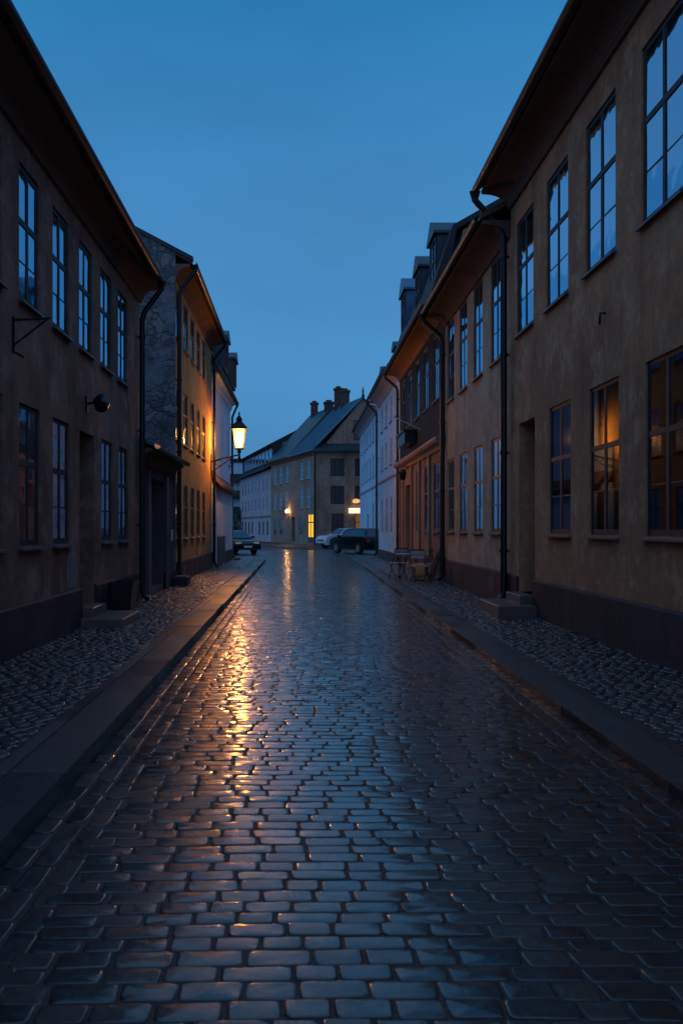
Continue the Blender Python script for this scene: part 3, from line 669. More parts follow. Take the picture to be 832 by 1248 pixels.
MB().extr([(.56,7.92),(.45,8.02),(-.22,10.1),(-1.8,11.0),(-9.2,8.9),(-9.2,8.8),(-1.8,10.85),(-.32,9.98),(.05,7.93)], fR3, .0, 11.48).build('roof', 'slate', R3)
dormer(R3, fR3, 1.6, 1.3, .08, 8.7, 10.2, 1.6, .42); dormer(R3, fR3, 5.1, 1.25, .08, 8.7, 10.25, 1.6, .42); dormer(R3, fR3, 9.0, 1.45, .12, 9.0, 10.5, 1.7, .5, cheek='copper')
downpipe(R3, fR3, 11.4, .62, 7.86, .55)
gm = MB(); gm.box(3.62, 4.0, 31.4, 33.6, 4.55, 4.95); gm.bbox(3.55, 4.0, 31.3, 33.7, 4.95, 5.02, .01)
gm.build('awning_box', 'sheet', R3)
# ---- R4 / R5 white houses
wr = []
for y in (37.6, 39.9, 42.2, 44.4):
    wr.append((y, y+.95, 1.35, 3.0, dict(fm='frame_w', gm='glass_far', sill=False))); wr.append((y, y+.95, 4.45, 5.6, dict(fm='frame_w', gm='glass'))); wr.append((y, y+.95, 6.35, 7.45, dict(fm='frame_w', gm='glass')))
def pale(w): return w
R4, fR4 = house('pale_house', 'white three-storey house on the right between the shop front and parked cars', 1, XR, 36.83, 46.9, 8.0, 8.2, .52, 'pl_white', 'pl_pink', 'slate', wr, [], ('plinth_brown', .5), depth=7, rise=3.6)
MB().extr([(.003,3.82),(.05,3.82),(.07,3.92),(.003,3.96)], fR4, 0, 10.05).build('string_course', 'pl_pink', R4)
for s in (1.6, 7.6): dormer(R4, fR4, s, .9, .02, 8.35, 9.2, 1.6, .25)
downpipe(R4, fR4, 9.95, .58, 8.15, .55)
wr = []
for y in (58.9, 61.6, 64.3, 67.0, 69.7, 72.4):
    wr.append((y, y+1.2, 5.1, 6.6, dict(fm='frame_w', gm='glass'))); wr.append((y, y+1.2, 7.5, 8.8, dict(fm='frame_w', gm='glass')))
    if y < 64: wr.append((y, y+1.2, 1.4, 3.3, dict(fm='frame_w', gm='glass_far')))
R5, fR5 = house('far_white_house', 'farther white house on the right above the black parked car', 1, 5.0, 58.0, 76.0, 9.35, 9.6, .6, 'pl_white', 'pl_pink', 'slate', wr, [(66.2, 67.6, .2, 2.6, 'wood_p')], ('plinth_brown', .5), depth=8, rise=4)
MB().extr([(.003,4.3),(.06,4.3),(.08,4.42),(.003,4.46)], fR5, 0, 18).build('string_course', 'pl_pink', R5)
for s in (4, 12): dormer(R5, fR5, s, 1.2, .0, 9.8, 10.8, 1.6, .3)

# ------------------------------------------------------------------ far end of the street
def far_house(name, label, p0, p1, wt, ez, ov, wall, roofm, wins, doors, depth, prof_wall, roofp, cornice='cornice_d', plinth='plinth'):
    fr = Fr(p0, p1); c = fr.p(fr.len/2, -depth/2, 0); root = thing(name, label, 'house', c)
    holes = [(w[0], w[1], w[2], w[3]) for w in wins] + [(d[0], d[1], d[2], d[3], .3) for d in doors]
    wall_mesh(fr, fr.len, wt, holes, depth, .2, prof_wall).build('wall', wall, root)
    for w in wins: add_window(root, fr, *w[:4], **w[4])
    if cornice: MB().extr(cornice_prof(wt, ov, ez), fr, 0, fr.len).build('cornice', cornice, root)
    if roofp: MB().extr(roofp, fr, 0, fr.len).build('roof', roofm, root)
    return root, fr
C0, C1, C2 = (1.37,79.0), (-3.1,95.0), (-7.9,118.0)
gf = dict(fm='frame_b', gm='glass_far', sill=False)
# F2 long facade running back from the corner
LEN = math.hypot(4.47, 16)
ws = []
for s in (1.2, 3.6, 6.0, 11.3, 13.6):     # s measured from far end C1 ... C0
    ws += [(s, s+1.2, 6.0, 7.6, dict(fm='frame_w', gm='glass_far')), (s, s+1.2, 3.4, 5.1, dict(fm='frame_w', gm='glass_far'))]
ws += [(1.2, 2.4, .9, 2.5, gf), (3.6, 4.8, .9, 2.5, gf), (11.0, 12.1, 1.0, 2.4, gf)]
# left of the corner: normal of Fr(C1->C0) must face the street (towards -x,-y)
F2, fF2 = far_house('corner_house', 'sand coloured corner house with blue metal roof and lit doorway', C0, C1, 8.1, 8.35, .45, 'pl_sand', 'copper',
    [], [], 8, None, None) if False else (None, None)
def ff(p0, p1):
    f = Fr(p0, p1)
    return f
fF = Fr(C1, C0)
mid = fF.p(1, 1, 0)
flip = (mid[0] > fF.p(1,0,0)[0])    # outward must have negative x
if flip: fF = Fr(C0, C1)
F2 = thing('corner_house', 'sand-coloured corner house with blue metal roof, chimneys and a lit yellow doorway', 'house', (4.5, 86, 0))
def sflip(a, b): return (fF.len-b, fF.len-a) if flip else (a, b)
holes = []; wspec = []
for w in ws: a, b = sflip(w[0], w[1]); wspec.append((a, b, w[2], w[3], w[4])); holes.append((a, b, w[2], w[3]))
da, db = sflip(14.0, 15.8); holes.append((da, db, .25, 2.75, .3)); ea, eb = sflip(8.2, 9.6); holes.append((ea, eb, .25, 2.6, .3))
D = 8.0
m = wall_mesh(fF, fF.len, 8.2, holes, D, .2, [(0, 8.2), (-D/2, 8.2), (-D, 8.2)])
m.build('wall', 'pl_sand', F2)
for w in wspec: add_window(F2, fF, *w[:4], **w[4])
# lit doorway
dz = MB(); dz.extr([(-.06,.25),(-.05,.25),(-.05,2.75),(-.06,2.75)], fF, da+.003, db-.003); dd = dz.build('lit_doorway', 'warmpane', F2)
m = MB()
for a in (da, (da+db)/2-.04, db-.1): m.extr([(-.045,.25),(-.01,.25),(-.01,2.75),(-.045,2.75)], fF, a+.004, a+.09)
m.extr([(-.045,2.0),(-.015,2.0),(-.015,2.1),(-.045,2.1)], fF, da+.1, db-.1); m.extr([(-.045,.25),(-.015,.25),(-.015,.75),(-.045,.75)], fF, da+.1, db-.1)
m.build('door_frame', 'frame_b', dd)
door_leafs(F2, fF, ea, eb, .25, 2.6, -.25, 'wood_b')
MB().extr(cornice_prof(8.2, .45, 8.4), fF, 0, fF.len).build('cornice', 'cornice_d', F2)
# front (gable) face towards the camera: y = 79, x 1.37 .. 10
fG = Fr((10.0, 78.98), (1.37, 78.98)); 
if fG.p(0, 1, 0)[1] > 78.98: fG = Fr((1.37, 78.98), (10.0, 78.98))
gflip = fG.o.x > 5
def gs(x0, x1): return (10.0-x1, 10.0-x0) if gflip else (x0-1.37, x1-1.37)
GL = 8.63
gw = []
for x in (2.62, 4.75):
    for z0, z1 in ((6.1, 8.0-.35), (3.65, 5.25)): a, b = gs(x, x+1.2); gw.append((a, b, z0, z1, dict(style='grid', fm='frame', gm='glass_far', sill=False)))
a, b = gs(2.7, 3.8); gw.append((a, b, .95, 2.85, dict(style='grid', fm='frame_b', gm='glass_far', sill=False)))
a, b = gs(4.75, 5.9); gw.append((a, b, .9, 2.9, dict(fm='frame_b', gm='warmdim', sill=False, label='shop window lit warm from inside')))
m = wall_mesh(fG, GL, 8.2, [w[:4] for w in gw], .4, .2)
m.build('front_wall', 'pl_sand', F2)
for w in gw: add_window(F2, fG, *w[:4], **w[4])
# gable triangle, apex above x ~5.5
ax, az = 5.45, 13.0
aw = MB(); aw.add([(1.6,78.96,8.25),(9.3,78.96,8.25),(ax,78.96,az-.1),(1.6,79.2,8.25),(9.3,79.2,8.25),(ax,79.2,az-.1)], [(0,1,2),(5,4,3),(0,3,4,1),(1,4,5,2),(2,5,3,0)]); aw.build('gable_wall', 'pl_sand', F2)
gwn = MB(); gwn.box(4.62,4.72,78.88,78.955,9.3,11.0); gwn.box(5.4,5.5,78.88,78.955,9.3,11.0); gwn.box(6.2,6.3,78.88,78.955,9.3,11.0); gwn.box(4.72,6.2,78.89,78.955,10.9,11.0); gwn.box(4.72,6.2,78.89,78.955,9.3,9.4)
gx = gwn.build('window', 'frame_b', F2); MB().box(4.73,6.19,78.93,78.953,9.41,10.89).build('pane', 'glass_dim', gx)
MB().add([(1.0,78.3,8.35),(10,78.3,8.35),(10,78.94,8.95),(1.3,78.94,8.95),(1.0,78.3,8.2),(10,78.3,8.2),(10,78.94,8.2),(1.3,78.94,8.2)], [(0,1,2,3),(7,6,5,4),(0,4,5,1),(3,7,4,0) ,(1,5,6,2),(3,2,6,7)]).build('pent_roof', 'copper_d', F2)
# main roof: eave along the long facade, ridge from the gable apex going back parallel to it
dv = Vector((C1[0]-C0[0], C1[1]-C0[1])); nv = Vector((-dv.y, dv.x)).normalized()
if nv.x > 0: nv = -nv
e0 = Vector(C0) + nv*.45; e1 = Vector(C1) + nv*.45; r0 = Vector((ax, 78.7)); r1 = r0 + dv
e0 = e0 - dv.normalized()*.5; h0 = Vector((10.2, 79)); h1 = h0 + dv
def T(p, z): return (p.x, p.y, z)
def lerp(a, b, t): return a + (b-a)*t
rf = MB(); k = .52
rf.add([T(e0,8.42),T(lerp(e0,e1,k),8.42),T(lerp(r0,r1,k),az),T(r0,az),T(h0,8.42),T(lerp(h0,h1,k),8.42),
        T(e0,8.34),T(lerp(e0,e1,k),8.34),T(lerp(r0,r1,k),az-.12),T(r0,az-.12)], [(0,1,2,3),(3,2,5,4),(6,9,8,7),(0,3,9,6),(0,6,7,1),(1,7,8,2)])
# standing seams
for i in range(1, 14):
    t = k*i/14; a = lerp(e0,e1,t); b = lerp(r0,r1,t); q = dv.normalized()*.03
    rf.add([T(a-q,8.43),T(a+q,8.43),T(b+q,az+.01),T(b-q,az+.01),T(a,8.50),T(b,az+.08)], [(0,4,5,3),(4,1,2,5),(0,1,4)])
rf.build('roof', 'copper', F2)
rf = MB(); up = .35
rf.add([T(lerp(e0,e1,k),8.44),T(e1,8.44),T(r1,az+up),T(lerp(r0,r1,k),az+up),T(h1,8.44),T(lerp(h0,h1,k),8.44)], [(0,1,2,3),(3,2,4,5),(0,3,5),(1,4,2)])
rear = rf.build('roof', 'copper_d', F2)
def chimney(root, x, y, z0, z1, w, d, mat='plinth_brown'):
    m = MB(); m.box(x-w/2, x+w/2, y-d/2, y+d/2, z0, z1); m.box(x-w/2-.08, x+w/2+.08, y-d/2-.08, y+d/2+.08, z1, z1+.15); m.box(x-w/2+.15, x+w/2-.15, y-d/2+.15, y+d/2-.15, z1+.15, z1+.35)
    return m.build('chimney', mat, root)
for t, w, zt in ((.90, .75, 14.3), (.60, .9, 13.7), (.42, .75, 14.6), (.30, .8, 14.1)):
    p = lerp(r0, r1, t); chimney(F2, p.x, p.y, az-1.0, zt, w, .8)
fn = MB(); fn.smooth = True; fn.lathe((ax,78.75,az), [(.12,-.1),(.16,.1),(.06,.3),(.10,.45),(.02,.9)], 8); fn.build('finial', 'sheet', F2)
fp = MB(); fp.smooth = True; fp.tube([(C0[0]-.12, C0[1]-.3, 8.3), (C0[0]-.12, C0[1]-.3, .1)], .09, 8); fp.build('downpipe', 'sheet', F2)
# lit shop sign and wall lamp
MB().extr([(.18,2.85),(.28,2.85),(.28,3.3),(.18,3.3)], fG, *gs(4.2, 5.9)).build('shop_sign', 'shopsign', F2)
ob = MB(); ob.smooth = True; ob.lathe((4.85,78.7,3.72), [(.1,0),(.28,.05),(.36,.18),(.28,.32),(.1,.38)], 10); lmp = ob.build('globe_lamp', 'globe', F2)
pw = Vector(fF.p((sflip(7.2, 7.3)[0]), .18, 2.9))
wlp = thing('wall_lamp', 'small bright wall lamp throwing warm light up the corner house', 'lamp', tuple(pw))
m = MB(); m.smooth = True; m.lathe(tuple(pw + Vector((0,0,.15))), [(.05,0),(.12,.05),(.12,.28),(.04,.32)], 10); m.build('lamp_glass', 'spot', wlp)
m = MB(); q = fF.p(sflip(7.2, 7.3)[0], 0.0, 3.0); m.tube([q, tuple(pw+Vector((0,0,.1)))], .03, 8); m.lathe(tuple(pw+Vector((0,0,.02))), [(.16,0),(.14,.12)], 10); m.build('lamp_bracket', 'iron', wlp)
# F1 white house further back
fH = Fr(C1, C2) if flip else Fr(C2, C1)
H1 = thing('pinkish_white_house', 'long pinkish white house with ribbon of attic windows at the street bend', 'house', (-2, 108, 0))
def hs(a, b): return (a, b) if flip else (fH.len-b, fH.len-a)
hw = []
for i in range(8):
    s = 1.6 + i*2.7
    for z0, z1 in ((5.6, 7.0), (3.5, 4.9)): a, b = hs(s, s+1.1); hw.append((a, b, z0, z1, dict(fm='frame_w', gm='glass', sill=False)))
    if i not in (3,): a, b = hs(s, s+1.1); hw.append((a, b, .8, 2.3, dict(fm='frame_b', gm='glass_far', sill=False)))
wall_mesh(fH, fH.len, 7.8, [w[:4] for w in hw], 8, .2, [(0,7.8),(-1.3,10.6),(-4,11.8),(-8,7.8)]).build('wall', 'pl_pink', H1)
for w in hw: add_window(H1, fH, *w[:4], **w[4])
MB().extr([(.004,2.75),(.1,2.75),(.12,2.9),(.004,2.95)], fH, 0, fH.len).build('string_course', 'pl_sand', H1)
MB().extr([(.5,7.8),(.5,7.95),(-.3,8.4),(-.3,8.25)], fH, 0, fH.len).build('eave', 'slate', H1)
MB().extr([(-.35,8.3),(-.35,10.1),(.25,10.35),(-4,12.6),(-8.2,8),(-8.2,7.9)], fH, 0, fH.len).build('roof', 'slate', H1)
for i in range(9):
    m = MB(); g2 = MB(); a, b = hs(1.2+i*2.3, 1.2+i*2.3+1.5); m.extr([(-.34,8.7),(-.26,8.7),(-.26,9.95),(-.34,9.95)], fH, a-.12, a); m.extr([(-.34,8.7),(-.26,8.7),(-.26,9.95),(-.34,9.95)], fH, b, b+.12)
    g2.extr([(-.34,8.75),(-.29,8.75),(-.29,9.9),(-.34,9.9)], fH, a, b)
    m.extr([(-.33,9.95),(-.25,9.95),(-.25,10.05),(-.33,10.05)], fH, a-.12, b+.12); g2.build('pane', 'glass', m.build('attic_window', 'frame_w', H1))
# F0 narrow house with balconies seen past the left corner
F0 = thing('balcony_house', 'narrow white house with dark balconies at the far left bend', 'house', (-12, 126, 0))
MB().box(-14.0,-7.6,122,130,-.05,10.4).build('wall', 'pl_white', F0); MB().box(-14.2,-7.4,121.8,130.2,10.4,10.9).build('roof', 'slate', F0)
for z in (3.4, 5.6, 7.8):
    m = MB(); m.box(-10.2,-7.5,121.0,121.98,z,z+1.0); m.box(-10.3,-7.4,120.95,122,z-.12,z-.004); m.build('balcony', 'sheet', F0)

# ------------------------------------------------------------------ street lantern
LXp, LYp = -2.25, 33.2
SL = thing('street_lantern', 'lit old-fashioned street lantern on an iron wall bracket over the left pavement', 'street lamp', (LXp, LYp, 4.3))
m = MB(); m.smooth = True
m.tube([(-3.3,LYp,4.02),(-2.9,LYp,4.14),(LXp,LYp,4.28)], .028, 8); m.tube([(-3.3,LYp,3.62),(-2.95,LYp,3.86),(-2.5,LYp,4.2)], .02, 8)
m.tube([(-3.28,LYp,3.5),(-3.28,LYp,4.3)], .03, 8)
sc = [(-3.0+.12*math.cos(a), LYp, 3.98+.10*math.sin(a)) for a in np.linspace(0, 5, 14)]; m.tube(sc, .012, 6)
m.build('bracket', 'iron', SL)
m = MB(); m.smooth = True; m.lathe((LXp,LYp,4.24), [(.03,-.18),(.06,-.1),(.04,0),(.04,.1),(.09,.14),(.05,.2),(.13,.30)], 12); m.build('stem', 'iron', SL)
zb, zt_, rb, rt = 4.52, 5.24, .175, .32
m = MB(); m.lathe((LXp,LYp,0), [(rb,zb),(rt,zt_)], 4); m.build('lantern_glass', 'lglass', SL)
m = MB(); m.smooth = True; m.lathe((LXp,LYp,zb+.10), [(.03,0),(.085,.08),(.10,.20),(.075,.34),(.02,.44)], 12); m.build('gas_mantle', 'flame', SL)
m = MB()
for k in range(4):
    a = 2*math.pi*(k+.5)/4; c, s_ = math.cos(a), math.sin(a); m.tube([(LXp+(rb+.012)*c,LYp+(rb+.012)*s_,zb-.02),(LXp+(rt+.012)*c,LYp+(rt+.012)*s_,zt_+.02)], .014, 6)
m.lathe((LXp,LYp,0), [(rb+.03,zb-.05),(rb+.03,zb-.005)], 4); m.build('lantern_frame', 'iron', SL)
m = MB(); m.lathe((LXp,LYp,0), [(rt+.13,zt_-.03),(rt+.08,zt_+.05),(.14,zt_+.26),(.14,zt_+.32),(.17,zt_+.34),(.06,zt_+.46),(.03,zt_+.5),(.05,zt_+.55),(.005,zt_+.64)], 4); m.build('lantern_roof', 'iron', SL)

# ------------------------------------------------------------------ chandelier behind a right window
CH = thing('chandelier', 'small chandelier with tiny warm bulbs seen through a ground-floor window of the tan house', 'chandelier', (5.0, 12.6, 2.6))
m = MB(); m.smooth = True; m.tube([(5.0,12.6,4.05),(5.0,12.6,2.6)], .01, 6); m.lathe((5.0,12.6,2.5), [(.02,0),(.06,.05),(.03,.15)], 8)
for k in range(6):
    a = k*math.pi/3; m.tube([(5.0,12.6,2.55),(5+.13*math.cos(a),12.6+.13*math.sin(a),2.5),(5+.24*math.cos(a),12.6+.24*math.sin(a),2.6)], .008, 6)
m.build('chandelier_arms', 'rim', CH)
for k in range(6):
    a = k*math.pi/3; m = MB(); m.smooth = True; m.lathe((5+.24*math.cos(a),12.6+.24*math.sin(a),2.61), [(.012,0),(.026,.035),(.018,.07),(.003,.1)], 8); m.build('bulb', 'bulb', CH)

# ------------------------------------------------------------------ steps, boxes, brackets
def step_block(label, x0, x1, y0, y1, z1, name='doorstep', mat='step'):
    r = MB(); r.bbox(x0, x1, y0, y1, .10, z1, .015); o = r.build(name, mat); tag(o, label, 'doorstep'); recenter(o); return o
r = thing('doorstep', 'worn sandstone doorstep of the umber house, left pavement', 'doorstep', (-3.0, 14, .1))
MB().bbox(-3.245,-2.62,13.35,14.75,.10,.25,.015).build('lower_step', 'step', r); MB().bbox(-3.7,-3.10,13.52,14.43,.252,.40,.012).build('upper_step', 'step', r)
r = thing('doorstep', 'worn sandstone doorstep of the tan house, right pavement', 'doorstep', (3.8, 16, .1))
MB().bbox(3.35,3.995,15.3,16.95,.05,.27,.015).build('lower_step', 'step', r); MB().bbox(3.80,4.45,15.66,16.7,.272,.42,.012).build('upper_step', 'step', r)
r = thing('planter_box', 'black open-topped box standing by the doorstep of the umber house', 'planter', (-3.03, 15.6, .12))
m = MB(); m.add([(-3.22,15.35,.12),(-2.90,15.35,.12),(-2.90,15.8,.12),(-3.22,15.8,.12),(-3.24,15.3,.66),(-2.84,15.3,.66),(-2.84,15.86,.66),(-3.24,15.86,.66)], [(0,3,2,1),(0,1,5,4),(1,2,6,5),(2,3,7,6),(3,0,4,7)])
m.box(-3.24,-2.82,15.28,15.31,.62,.68); m.box(-3.24,-2.82,15.85,15.88,.62,.68); m.box(-2.85,-2.82,15.31,15.85,.62,.68); m.build('box_body', 'sheet', r)
MB().box(-3.2,-2.87,15.34,15.82,.5,.58).build('soil', 'joint', r)
o = MB().bbox(-3.22,-2.86,22.9,23.5,.10,.36,.03).build('guard_stone', 'plinth'); tag(o, 'dark squared guard stone at the foot of the ochre house downpipe', 'guard stone'); recenter(o)
o = MB().bbox(-3.02,-2.8,40.9,42.3,.10,.2,.03).build('guard_stone', 'plinth'); tag(o, 'low dark guard stone lying by the gate of the white annex', 'guard stone'); recenter(o)
r = thing('wall_bracket', 'empty triangular iron sign bracket high on the umber house', 'bracket', (-3.3, 10.35, 3.9))
m = MB(); m.tube([(-3.29,10.35,3.62),(-3.29,10.35,4.02)], .018, 6); m.tube([(-3.3,10.35,3.98),(-2.86,10.35,4.0)], .014, 6); m.tube([(-3.3,10.35,3.68),(-2.9,10.35,3.99)], .012, 6); m.tube([(-3.29,10.35,3.62),(-3.16,10.35,3.55)], .014, 6); m.build('bracket_frame', 'iron', r)
r = thing('wall_spotlight', 'dark unlit spotlight fixed above the door of the umber house', 'spotlight', (-3.2, 13.9, 3.5))
m = MB(); m.smooth = True; m.tube([(-3.0,13.6,3.42),(-3.02,13.72,3.5),(-3.05,13.9,3.6)], [.10,.13,.07], 12); m.build('lamp_head', 'iron', r)
m = MB(); m.tube([(-3.3,13.9,3.5),(-3.05,13.85,3.55)], .02, 6); m.box(-3.3,-3.27,13.86,13.94,3.38,3.62); m.build('arm', 'iron', r)
r = thing('wall_hook', 'small dark iron hook on the tan house between its window rows', 'hook', (4.0, 12.1, 4.2))
m = MB(); m.tube([(4.05,12.0,4.45),(3.98,12.0,4.45),(3.97,12.0,4.3)], .018, 6); m.build('hook_iron', 'iron', r)
r = thing('flagpole', 'thin pale flagpole slanting from the dark upper floor on the right', 'flagpole', (4.0, 30.2, 5.1))
m = MB(); m.smooth = True; m.tube([(4.02,30.3,4.9),(3.25,30.3,5.25)], .018, 6); m.lathe((3.25,30.3,5.22), [(.01,0),(.03,.03),(.01,.06)], 8); m.build('pole', 'frame_w', r)
r = thing('shop_lantern', 'dark unlit lantern hanging under the brown shop cornice', 'lantern', (3.75, 33.2, 3.4))
m = MB(); m.tube([(4.05,33.2,3.85),(3.75,33.2,3.85),(3.75,33.2,3.7)], .015, 6); m.lathe((3.75,33.2,3.35), [(.1,0),(.15,.25),(.17,.27),(.03,.4)], 6); m.build('lantern_body', 'iron', r)

o = MB().box(-3.20,-3.185,22.35,22.55,1.28,1.55).build('notice', 'plate'); tag(o, 'small blank white notice on the gatehouse pilaster beside the mauve gate', 'notice'); recenter(o)
# ------------------------------------------------------------------ café chairs
def xf(m, loc, rz, lean=0):
    M4 = Matrix.Translation(loc) @ Matrix.Rotation(rz, 4, 'Z') @ Matrix.Rotation(lean, 4, 'X')
    m.v = [tuple(M4 @ Vector(v)) for v in m.v]; return m
def cafe_chair(label, loc, rz, blanket=False, slat='slat'):
    r = thing('folding_chair', label, 'chair', loc, 'folding café chairs on the right pavement')
    def B(m, n, mat, p=r): return xf(m, loc, rz).build(n, mat, p)
    for sx in (-1, 1):
        m = MB(); m.smooth = True; m.tube([(sx*.21,-.22,0),(sx*.21,.06,.45),(sx*.21,.17,.62),(sx*.20,.20,.90)], .013, 8); B(m, 'leg', 'iron')
        m = MB(); m.smooth = True; m.tube([(sx*.185,.24,0),(sx*.185,-.19,.455)], .013, 8); B(m, 'leg', 'iron')
    m = MB(); m.tube([(-.21,-.18,.06),(.21,-.18,.06)], .008, 6); m.tube([(-.185,.21,.05),(.185,.21,.05)], .008, 6); m.tube([(-.2,.20,.9),(.2,.20,.9)], .013, 8); B(m, 'stretcher', 'iron')
    m = MB()
    for i in range(5): m.bbox(-.22,.22,-.21+i*.085,-.21+i*.085+.07,.455,.475,.004)
    B(m, 'seat', slat)
    m = MB()
    for z in (.66, .78): m.add([(-.205,.155+(z-.6)*.12,z),(.205,.155+(z-.6)*.12,z),(.205,.155+(z-.6)*.12+.018,z),(-.205,.155+(z-.6)*.12+.018,z),(-.205,.165+(z-.6)*.12,z+.09),(.205,.165+(z-.6)*.12,z+.09),(.205,.165+(z-.6)*.12+.018,z+.09),(-.205,.165+(z-.6)*.12+.018,z+.09)],
                       [(0,3,2,1),(4,5,6,7),(0,1,5,4),(1,2,6,5),(2,3,7,6),(3,0,4,7)])
    B(m, 'backrest', slat); return r
cafe_chair('folding café chair with pale slats farthest left, nearest the kerb', (2.92, 27.0, .080), R(200))
cafe_chair('folding café chair with pale slatted back under the downpipe, nearest the camera', (3.28, 24.9, .080), R(12))
cafe_chair('folding café chair half hidden behind the small table', (3.62, 26.3, .080), R(250))
r = thing('cafe_table', 'small square slatted café table between the folding chairs', 'table', (3.08, 25.95, .08))
m = MB()
for i in range(6): m.bbox(2.78,3.38,25.66+i*.1,25.66+i*.1+.085,.83,.855,.004)
m.build('tabletop', 'slat', r)
for sx in (-1, 1):
    m = MB(); m.smooth = True; m.tube([(3.08+sx*.24,25.7,.08),(3.08+sx*.24,26.2,.83)], .012, 8); m.build('leg', 'iron', r)
    m = MB(); m.smooth = True; m.tube([(3.08+sx*.22,26.2,.08),(3.08+sx*.22,25.7,.83)], .012, 8); m.build('leg', 'iron', r)
# blanket draped over the near chair
bl = MB(); bl.smooth = True; n = 12; pts = []
path = [(-.27,.14),(-.245,.30),(-.235,.44),(-.20,.49),(-.08,.492),(.02,.49),(.10,.50)]
for i in range(n+1):
    for j, (py, pz) in enumerate(path):
        x = -.20+.26*i/n; pts.append((x+.01*math.sin(j*2), py+.015*math.sin(i*1.9+j*.5)*(1 if j < 3 else .2), pz+.008*math.sin(i*1.5+j)))
k = len(path); fs = [(i*k+j, i*k+j+1, (i+1)*k+j+1, (i+1)*k+j) for i in range(n) for j in range(k-1)]
bl.add(pts, fs); xf(bl, (3.28,24.9,.080), R(12)); o = bl.build('blanket', 'blanket'); sm = o.modifiers.new('thick', 'SOLIDIFY'); sm.thickness = .018
tag(o, 'mustard wool blanket draped over the nearest café chair seat', 'blanket'); recenter(o)
# folded chair leaning on the wall
r = thing('folded_chair', 'dark folded chair leaning on the wall behind the café chairs', 'chair', (3.9, 25.6, .075))
m = MB(); m.smooth = True
for yy in (25.4, 25.82): m.tube([(3.72,yy,.075),(3.98,yy,1.02)], .014, 8); m.tube([(3.66,yy+.03,.075),(3.93,yy+.03,.95)], .014, 8)
m.tube([(3.98,25.4,1.02),(3.98,25.82,1.02)], .014, 8); m.build('frame', 'iron', r)
m = MB()
for t in (.35,.42,.49,.56,.75,.85): m.box(3.715+.26*t,3.735+.26*t,25.42,25.80,.12+.9*t,.12+.9*t+.05)
m.build('slats', 'frame_b', r)

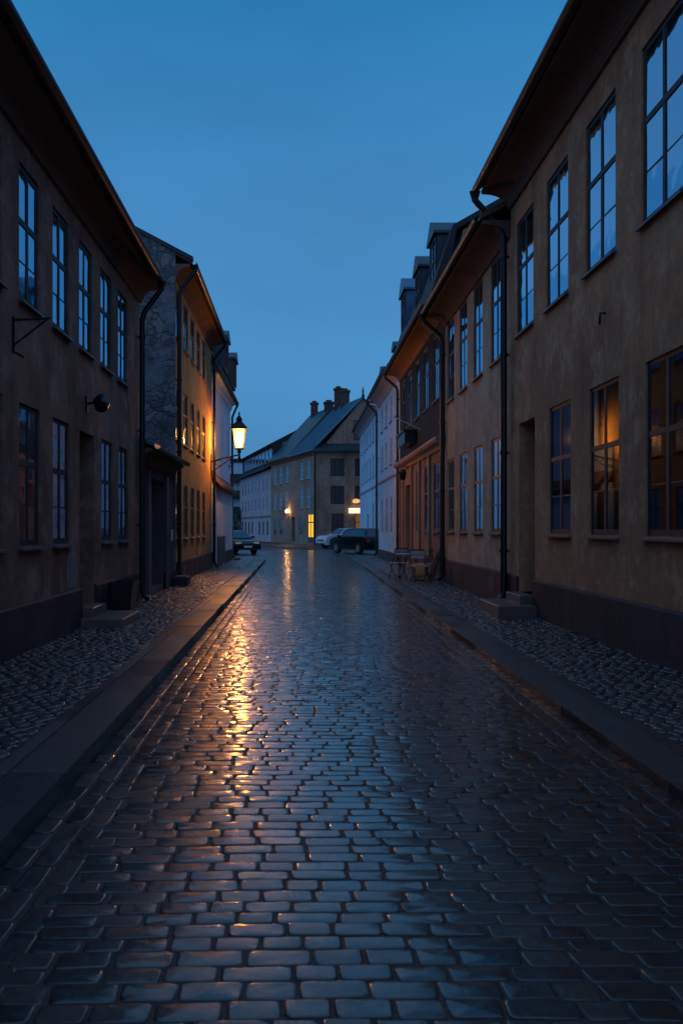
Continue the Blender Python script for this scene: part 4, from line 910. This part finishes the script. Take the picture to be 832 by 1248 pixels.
# ------------------------------------------------------------------ cars (length along local x, nose at +x)
def car(name, label, loc, rz, L, Wd, H, paint, style='sedan'):
    r = thing(name, label, 'car', loc)
    wb = L*.6; wr = .33
    if style == 'suv':
        low = [(-.5,.55),(-.495,.95),(-.47,1.02),(.18,1.0),(.36,.98),(.46,.90),(.495,.72),(.5,.5)]
        top = [(-.485,.98),(-.43,1.38),(-.36,.985*H),(-.1,H),(.06,.97*H),(.20,1.02)]
    else:
        low = [(-.5,.5),(-.49,.86),(-.45,.96),(-.3,.98),(.18,.93),(.36,.86),(.46,.76),(.495,.62),(.5,.45)]
        top = [(-.44,.97),(-.30,.95*H),(-.18,.995*H),(-.02,H),(.06,.97*H),(.24,.93)]
    def P(pts): return [(x*L, z) for x, z in pts]
    # lower body with wheel arches: side polygon lofted over 5 widths
    out = []
    for x, z in P(low): out.append((x, z))
    bot = [(L*.49,.28)]
    for cx in (wb/2, -wb/2):
        for a in np.linspace(0, math.pi, 9): bot.append((cx+(wr+.06)*math.cos(a), .28+ (wr+.10)*math.sin(a)*.95))
    bot.append((-L*.49,.28))
    prof = out + bot
    m = MB(); m.smooth = True; n = len(prof); ws_ = [(-.5,.965,-.02),(-.46,1,0),(0,1.01,.02),(.46,1,0),(.5,.965,-.02)]
    for wfrac, sc, dz in ws_: m.v += [(x*sc, wfrac*Wd, .25+(z-.25)*(1+dz)) for x, z in prof]
    for k in range(4):
        for i in range(n): m.f.append((k*n+i, k*n+(i+1) % n, (k+1)*n+(i+1) % n, (k+1)*n+i))
    m.f += [tuple(range(n)), tuple(range(5*n-1, 4*n-1, -1))]
    def B(mm, nm, mat, p=r): return xf(mm, loc, rz).build(nm, mat, p)
    body = B(m, 'body', paint)
    # cabin: tumblehome
    tp = P(top); m = MB(); m.smooth = True; nn = len(tp)
    zb_ = min(z for _, z in tp)
    def yy(z): return Wd*(.47 - .12*(z-zb_)/(H-zb_))
    for s_ in (-1, 1): m.v += [(x, s_*yy(z), z) for x, z in tp]
    for i in range(nn-1): m.f.append((i, i+1, nn+i+1, nn+i))
    m.f += [tuple(range(nn)), tuple(range(2*nn-1, nn-1, -1))]; B(m, 'roof', paint, r)
    # glass sheets slightly proud of the cabin
    for s_ in (-1, 1):
        m = MB(); e = .012; inner = [(tp[0][0]*.94, tp[0][1]+.05), (tp[1][0]*.95, tp[1][1]-.03), (tp[2][0]*.9, tp[2][1]-.09), (tp[3][0], H-.09), (tp[4][0]*.8, tp[4][1]-.09), (tp[5][0]*.82, tp[5][1]+.05)]
        m.v = [(x, s_*(yy(z)+e), z) for x, z in inner]; m.f = [tuple(range(6)) if s_ < 0 else tuple(range(5,-1,-1))]; B(m, 'side_window', 'carglass', r)
    for nm, i0, i1 in (('windscreen', 4, 5), ('rear_window', 1, 0)):
        (xa, za), (xb, zb2) = tp[i0], tp[i1]; m = MB(); sg = 1 if i1 > i0 else -1
        a = lambda t: (xa+(xb-xa)*t + sg*.015, za+(zb2-za)*t+.012)
        (x0,z0_),(x1,z1_) = a(.06), a(.93); m.v = [(x0,-yy(z0_)+.08,z0_),(x0,yy(z0_)-.08,z0_),(x1,yy(z1_)-.06,z1_),(x1,-yy(z1_)+.06,z1_)]; m.f = [(0,3,2,1) if sg > 0 else (0,1,2,3)]
        B(m, nm, 'carglass', r)
    for cx in (wb/2, -wb/2):
        for s_ in (-1, 1):
            c = Wd/2*s_; m = MB(); m.smooth = True; m.tube([(cx,c-s_*.22,wr),(cx,c-s_*.20,wr),(cx,c-s_*.02,wr),(cx,c,wr)], [wr-.03,wr,wr,wr-.03], 20); wh = B(m, 'wheel', 'tyre')
            m = MB(); m.smooth = True; m.tube([(cx,c-s_*.01,wr),(cx,c+s_*.008,wr)], [.21,.19], 16)
            B(m, 'rim', 'rim', wh)
    for s_ in (-1, 1):
        m = MB(); m.box(L*.478, L*.497, s_*Wd*.32-.17, s_*Wd*.32+.17, .64, .75); B(m, 'headlight', 'head')
        m = MB(); m.box(-L*.497-.02, -L*.48, s_*Wd*.38-.12, s_*Wd*.38+.12, .72, .92); B(m, 'tail_light', 'tail')
        m = MB(); m.smooth = True; m.tube([(L*.17, s_*(Wd/2-.04), 1.0),(L*.175, s_*(Wd/2+.10), 1.03),(L*.17, s_*(Wd/2+.2), 1.03)], [.03,.08,.06], 8); B(m, 'wing_mirror', paint)
    m = MB(); m.box(L*.499, L*.512, -.26, .26, .42, .53); B(m, 'number_plate', 'plate')
    m = MB(); m.box(L*.49, L*.503, -.5, .5, .56, .66); m.box(L*.485,L*.505,-.7,.7,.30,.38); B(m, 'grille', 'tyre')
    return r
car('parked_car', 'black saloon parked behind the white house corner on the left', (-4.15, 55.2, 0), R(-62), 4.5, 1.8, 1.42, 'carblack')
car('parked_car', 'black hatchback parked before the white house, right end of the street', (3.45, 52.8, .065), R(118), 4.1, 1.78, 1.50, 'carblack', 'suv')
car('parked_car', 'white car parked behind the black one at the street end', (3.2, 66.3, .065), R(205), 3.9, 1.7, 1.5, 'carwhite', 'suv')

# ------------------------------------------------------------------ shrub beyond the left corner
tr = thing('small_tree', 'small leafy tree seen past the left corner behind the saloon', 'tree', (-8.4, 117, 0))
m = MB(); m.smooth = True; m.tube([(-8.4,117,0),(-8.35,117,1.2),(-8.45,117.1,2.4)], [.14,.10,.05], 8)
for k in range(6):
    a = k*1.05; m.tube([(-8.38,117,1.2+.2*k),(-8.38+.5*math.cos(a),117+.5*math.sin(a),1.9+.25*k)], [.05,.02], 6)
m.build('trunk', 'bark', tr)
rr = random.Random(5); m = MB()
cl = [(rr.gauss(-8.4,.7), rr.gauss(117,.7), rr.uniform(1.0,3.8)) for _ in range(40)]
for _ in range(2600):
    c = rr.choice(cl); p = Vector((c[0]+rr.gauss(0,.22), c[1]+rr.gauss(0,.22), c[2]+rr.gauss(0,.2))); a = Vector((rr.uniform(-1,1),rr.uniform(-1,1),rr.uniform(-1,1))).normalized()*.09; b = a.cross(Vector((rr.uniform(-1,1),rr.uniform(-1,1),rr.uniform(-1,1)))).normalized()*.05
    m.add([p-a, p+b, p+a, p-b], [(0,1,2,3)])
m.build('crown', 'leaf', tr)
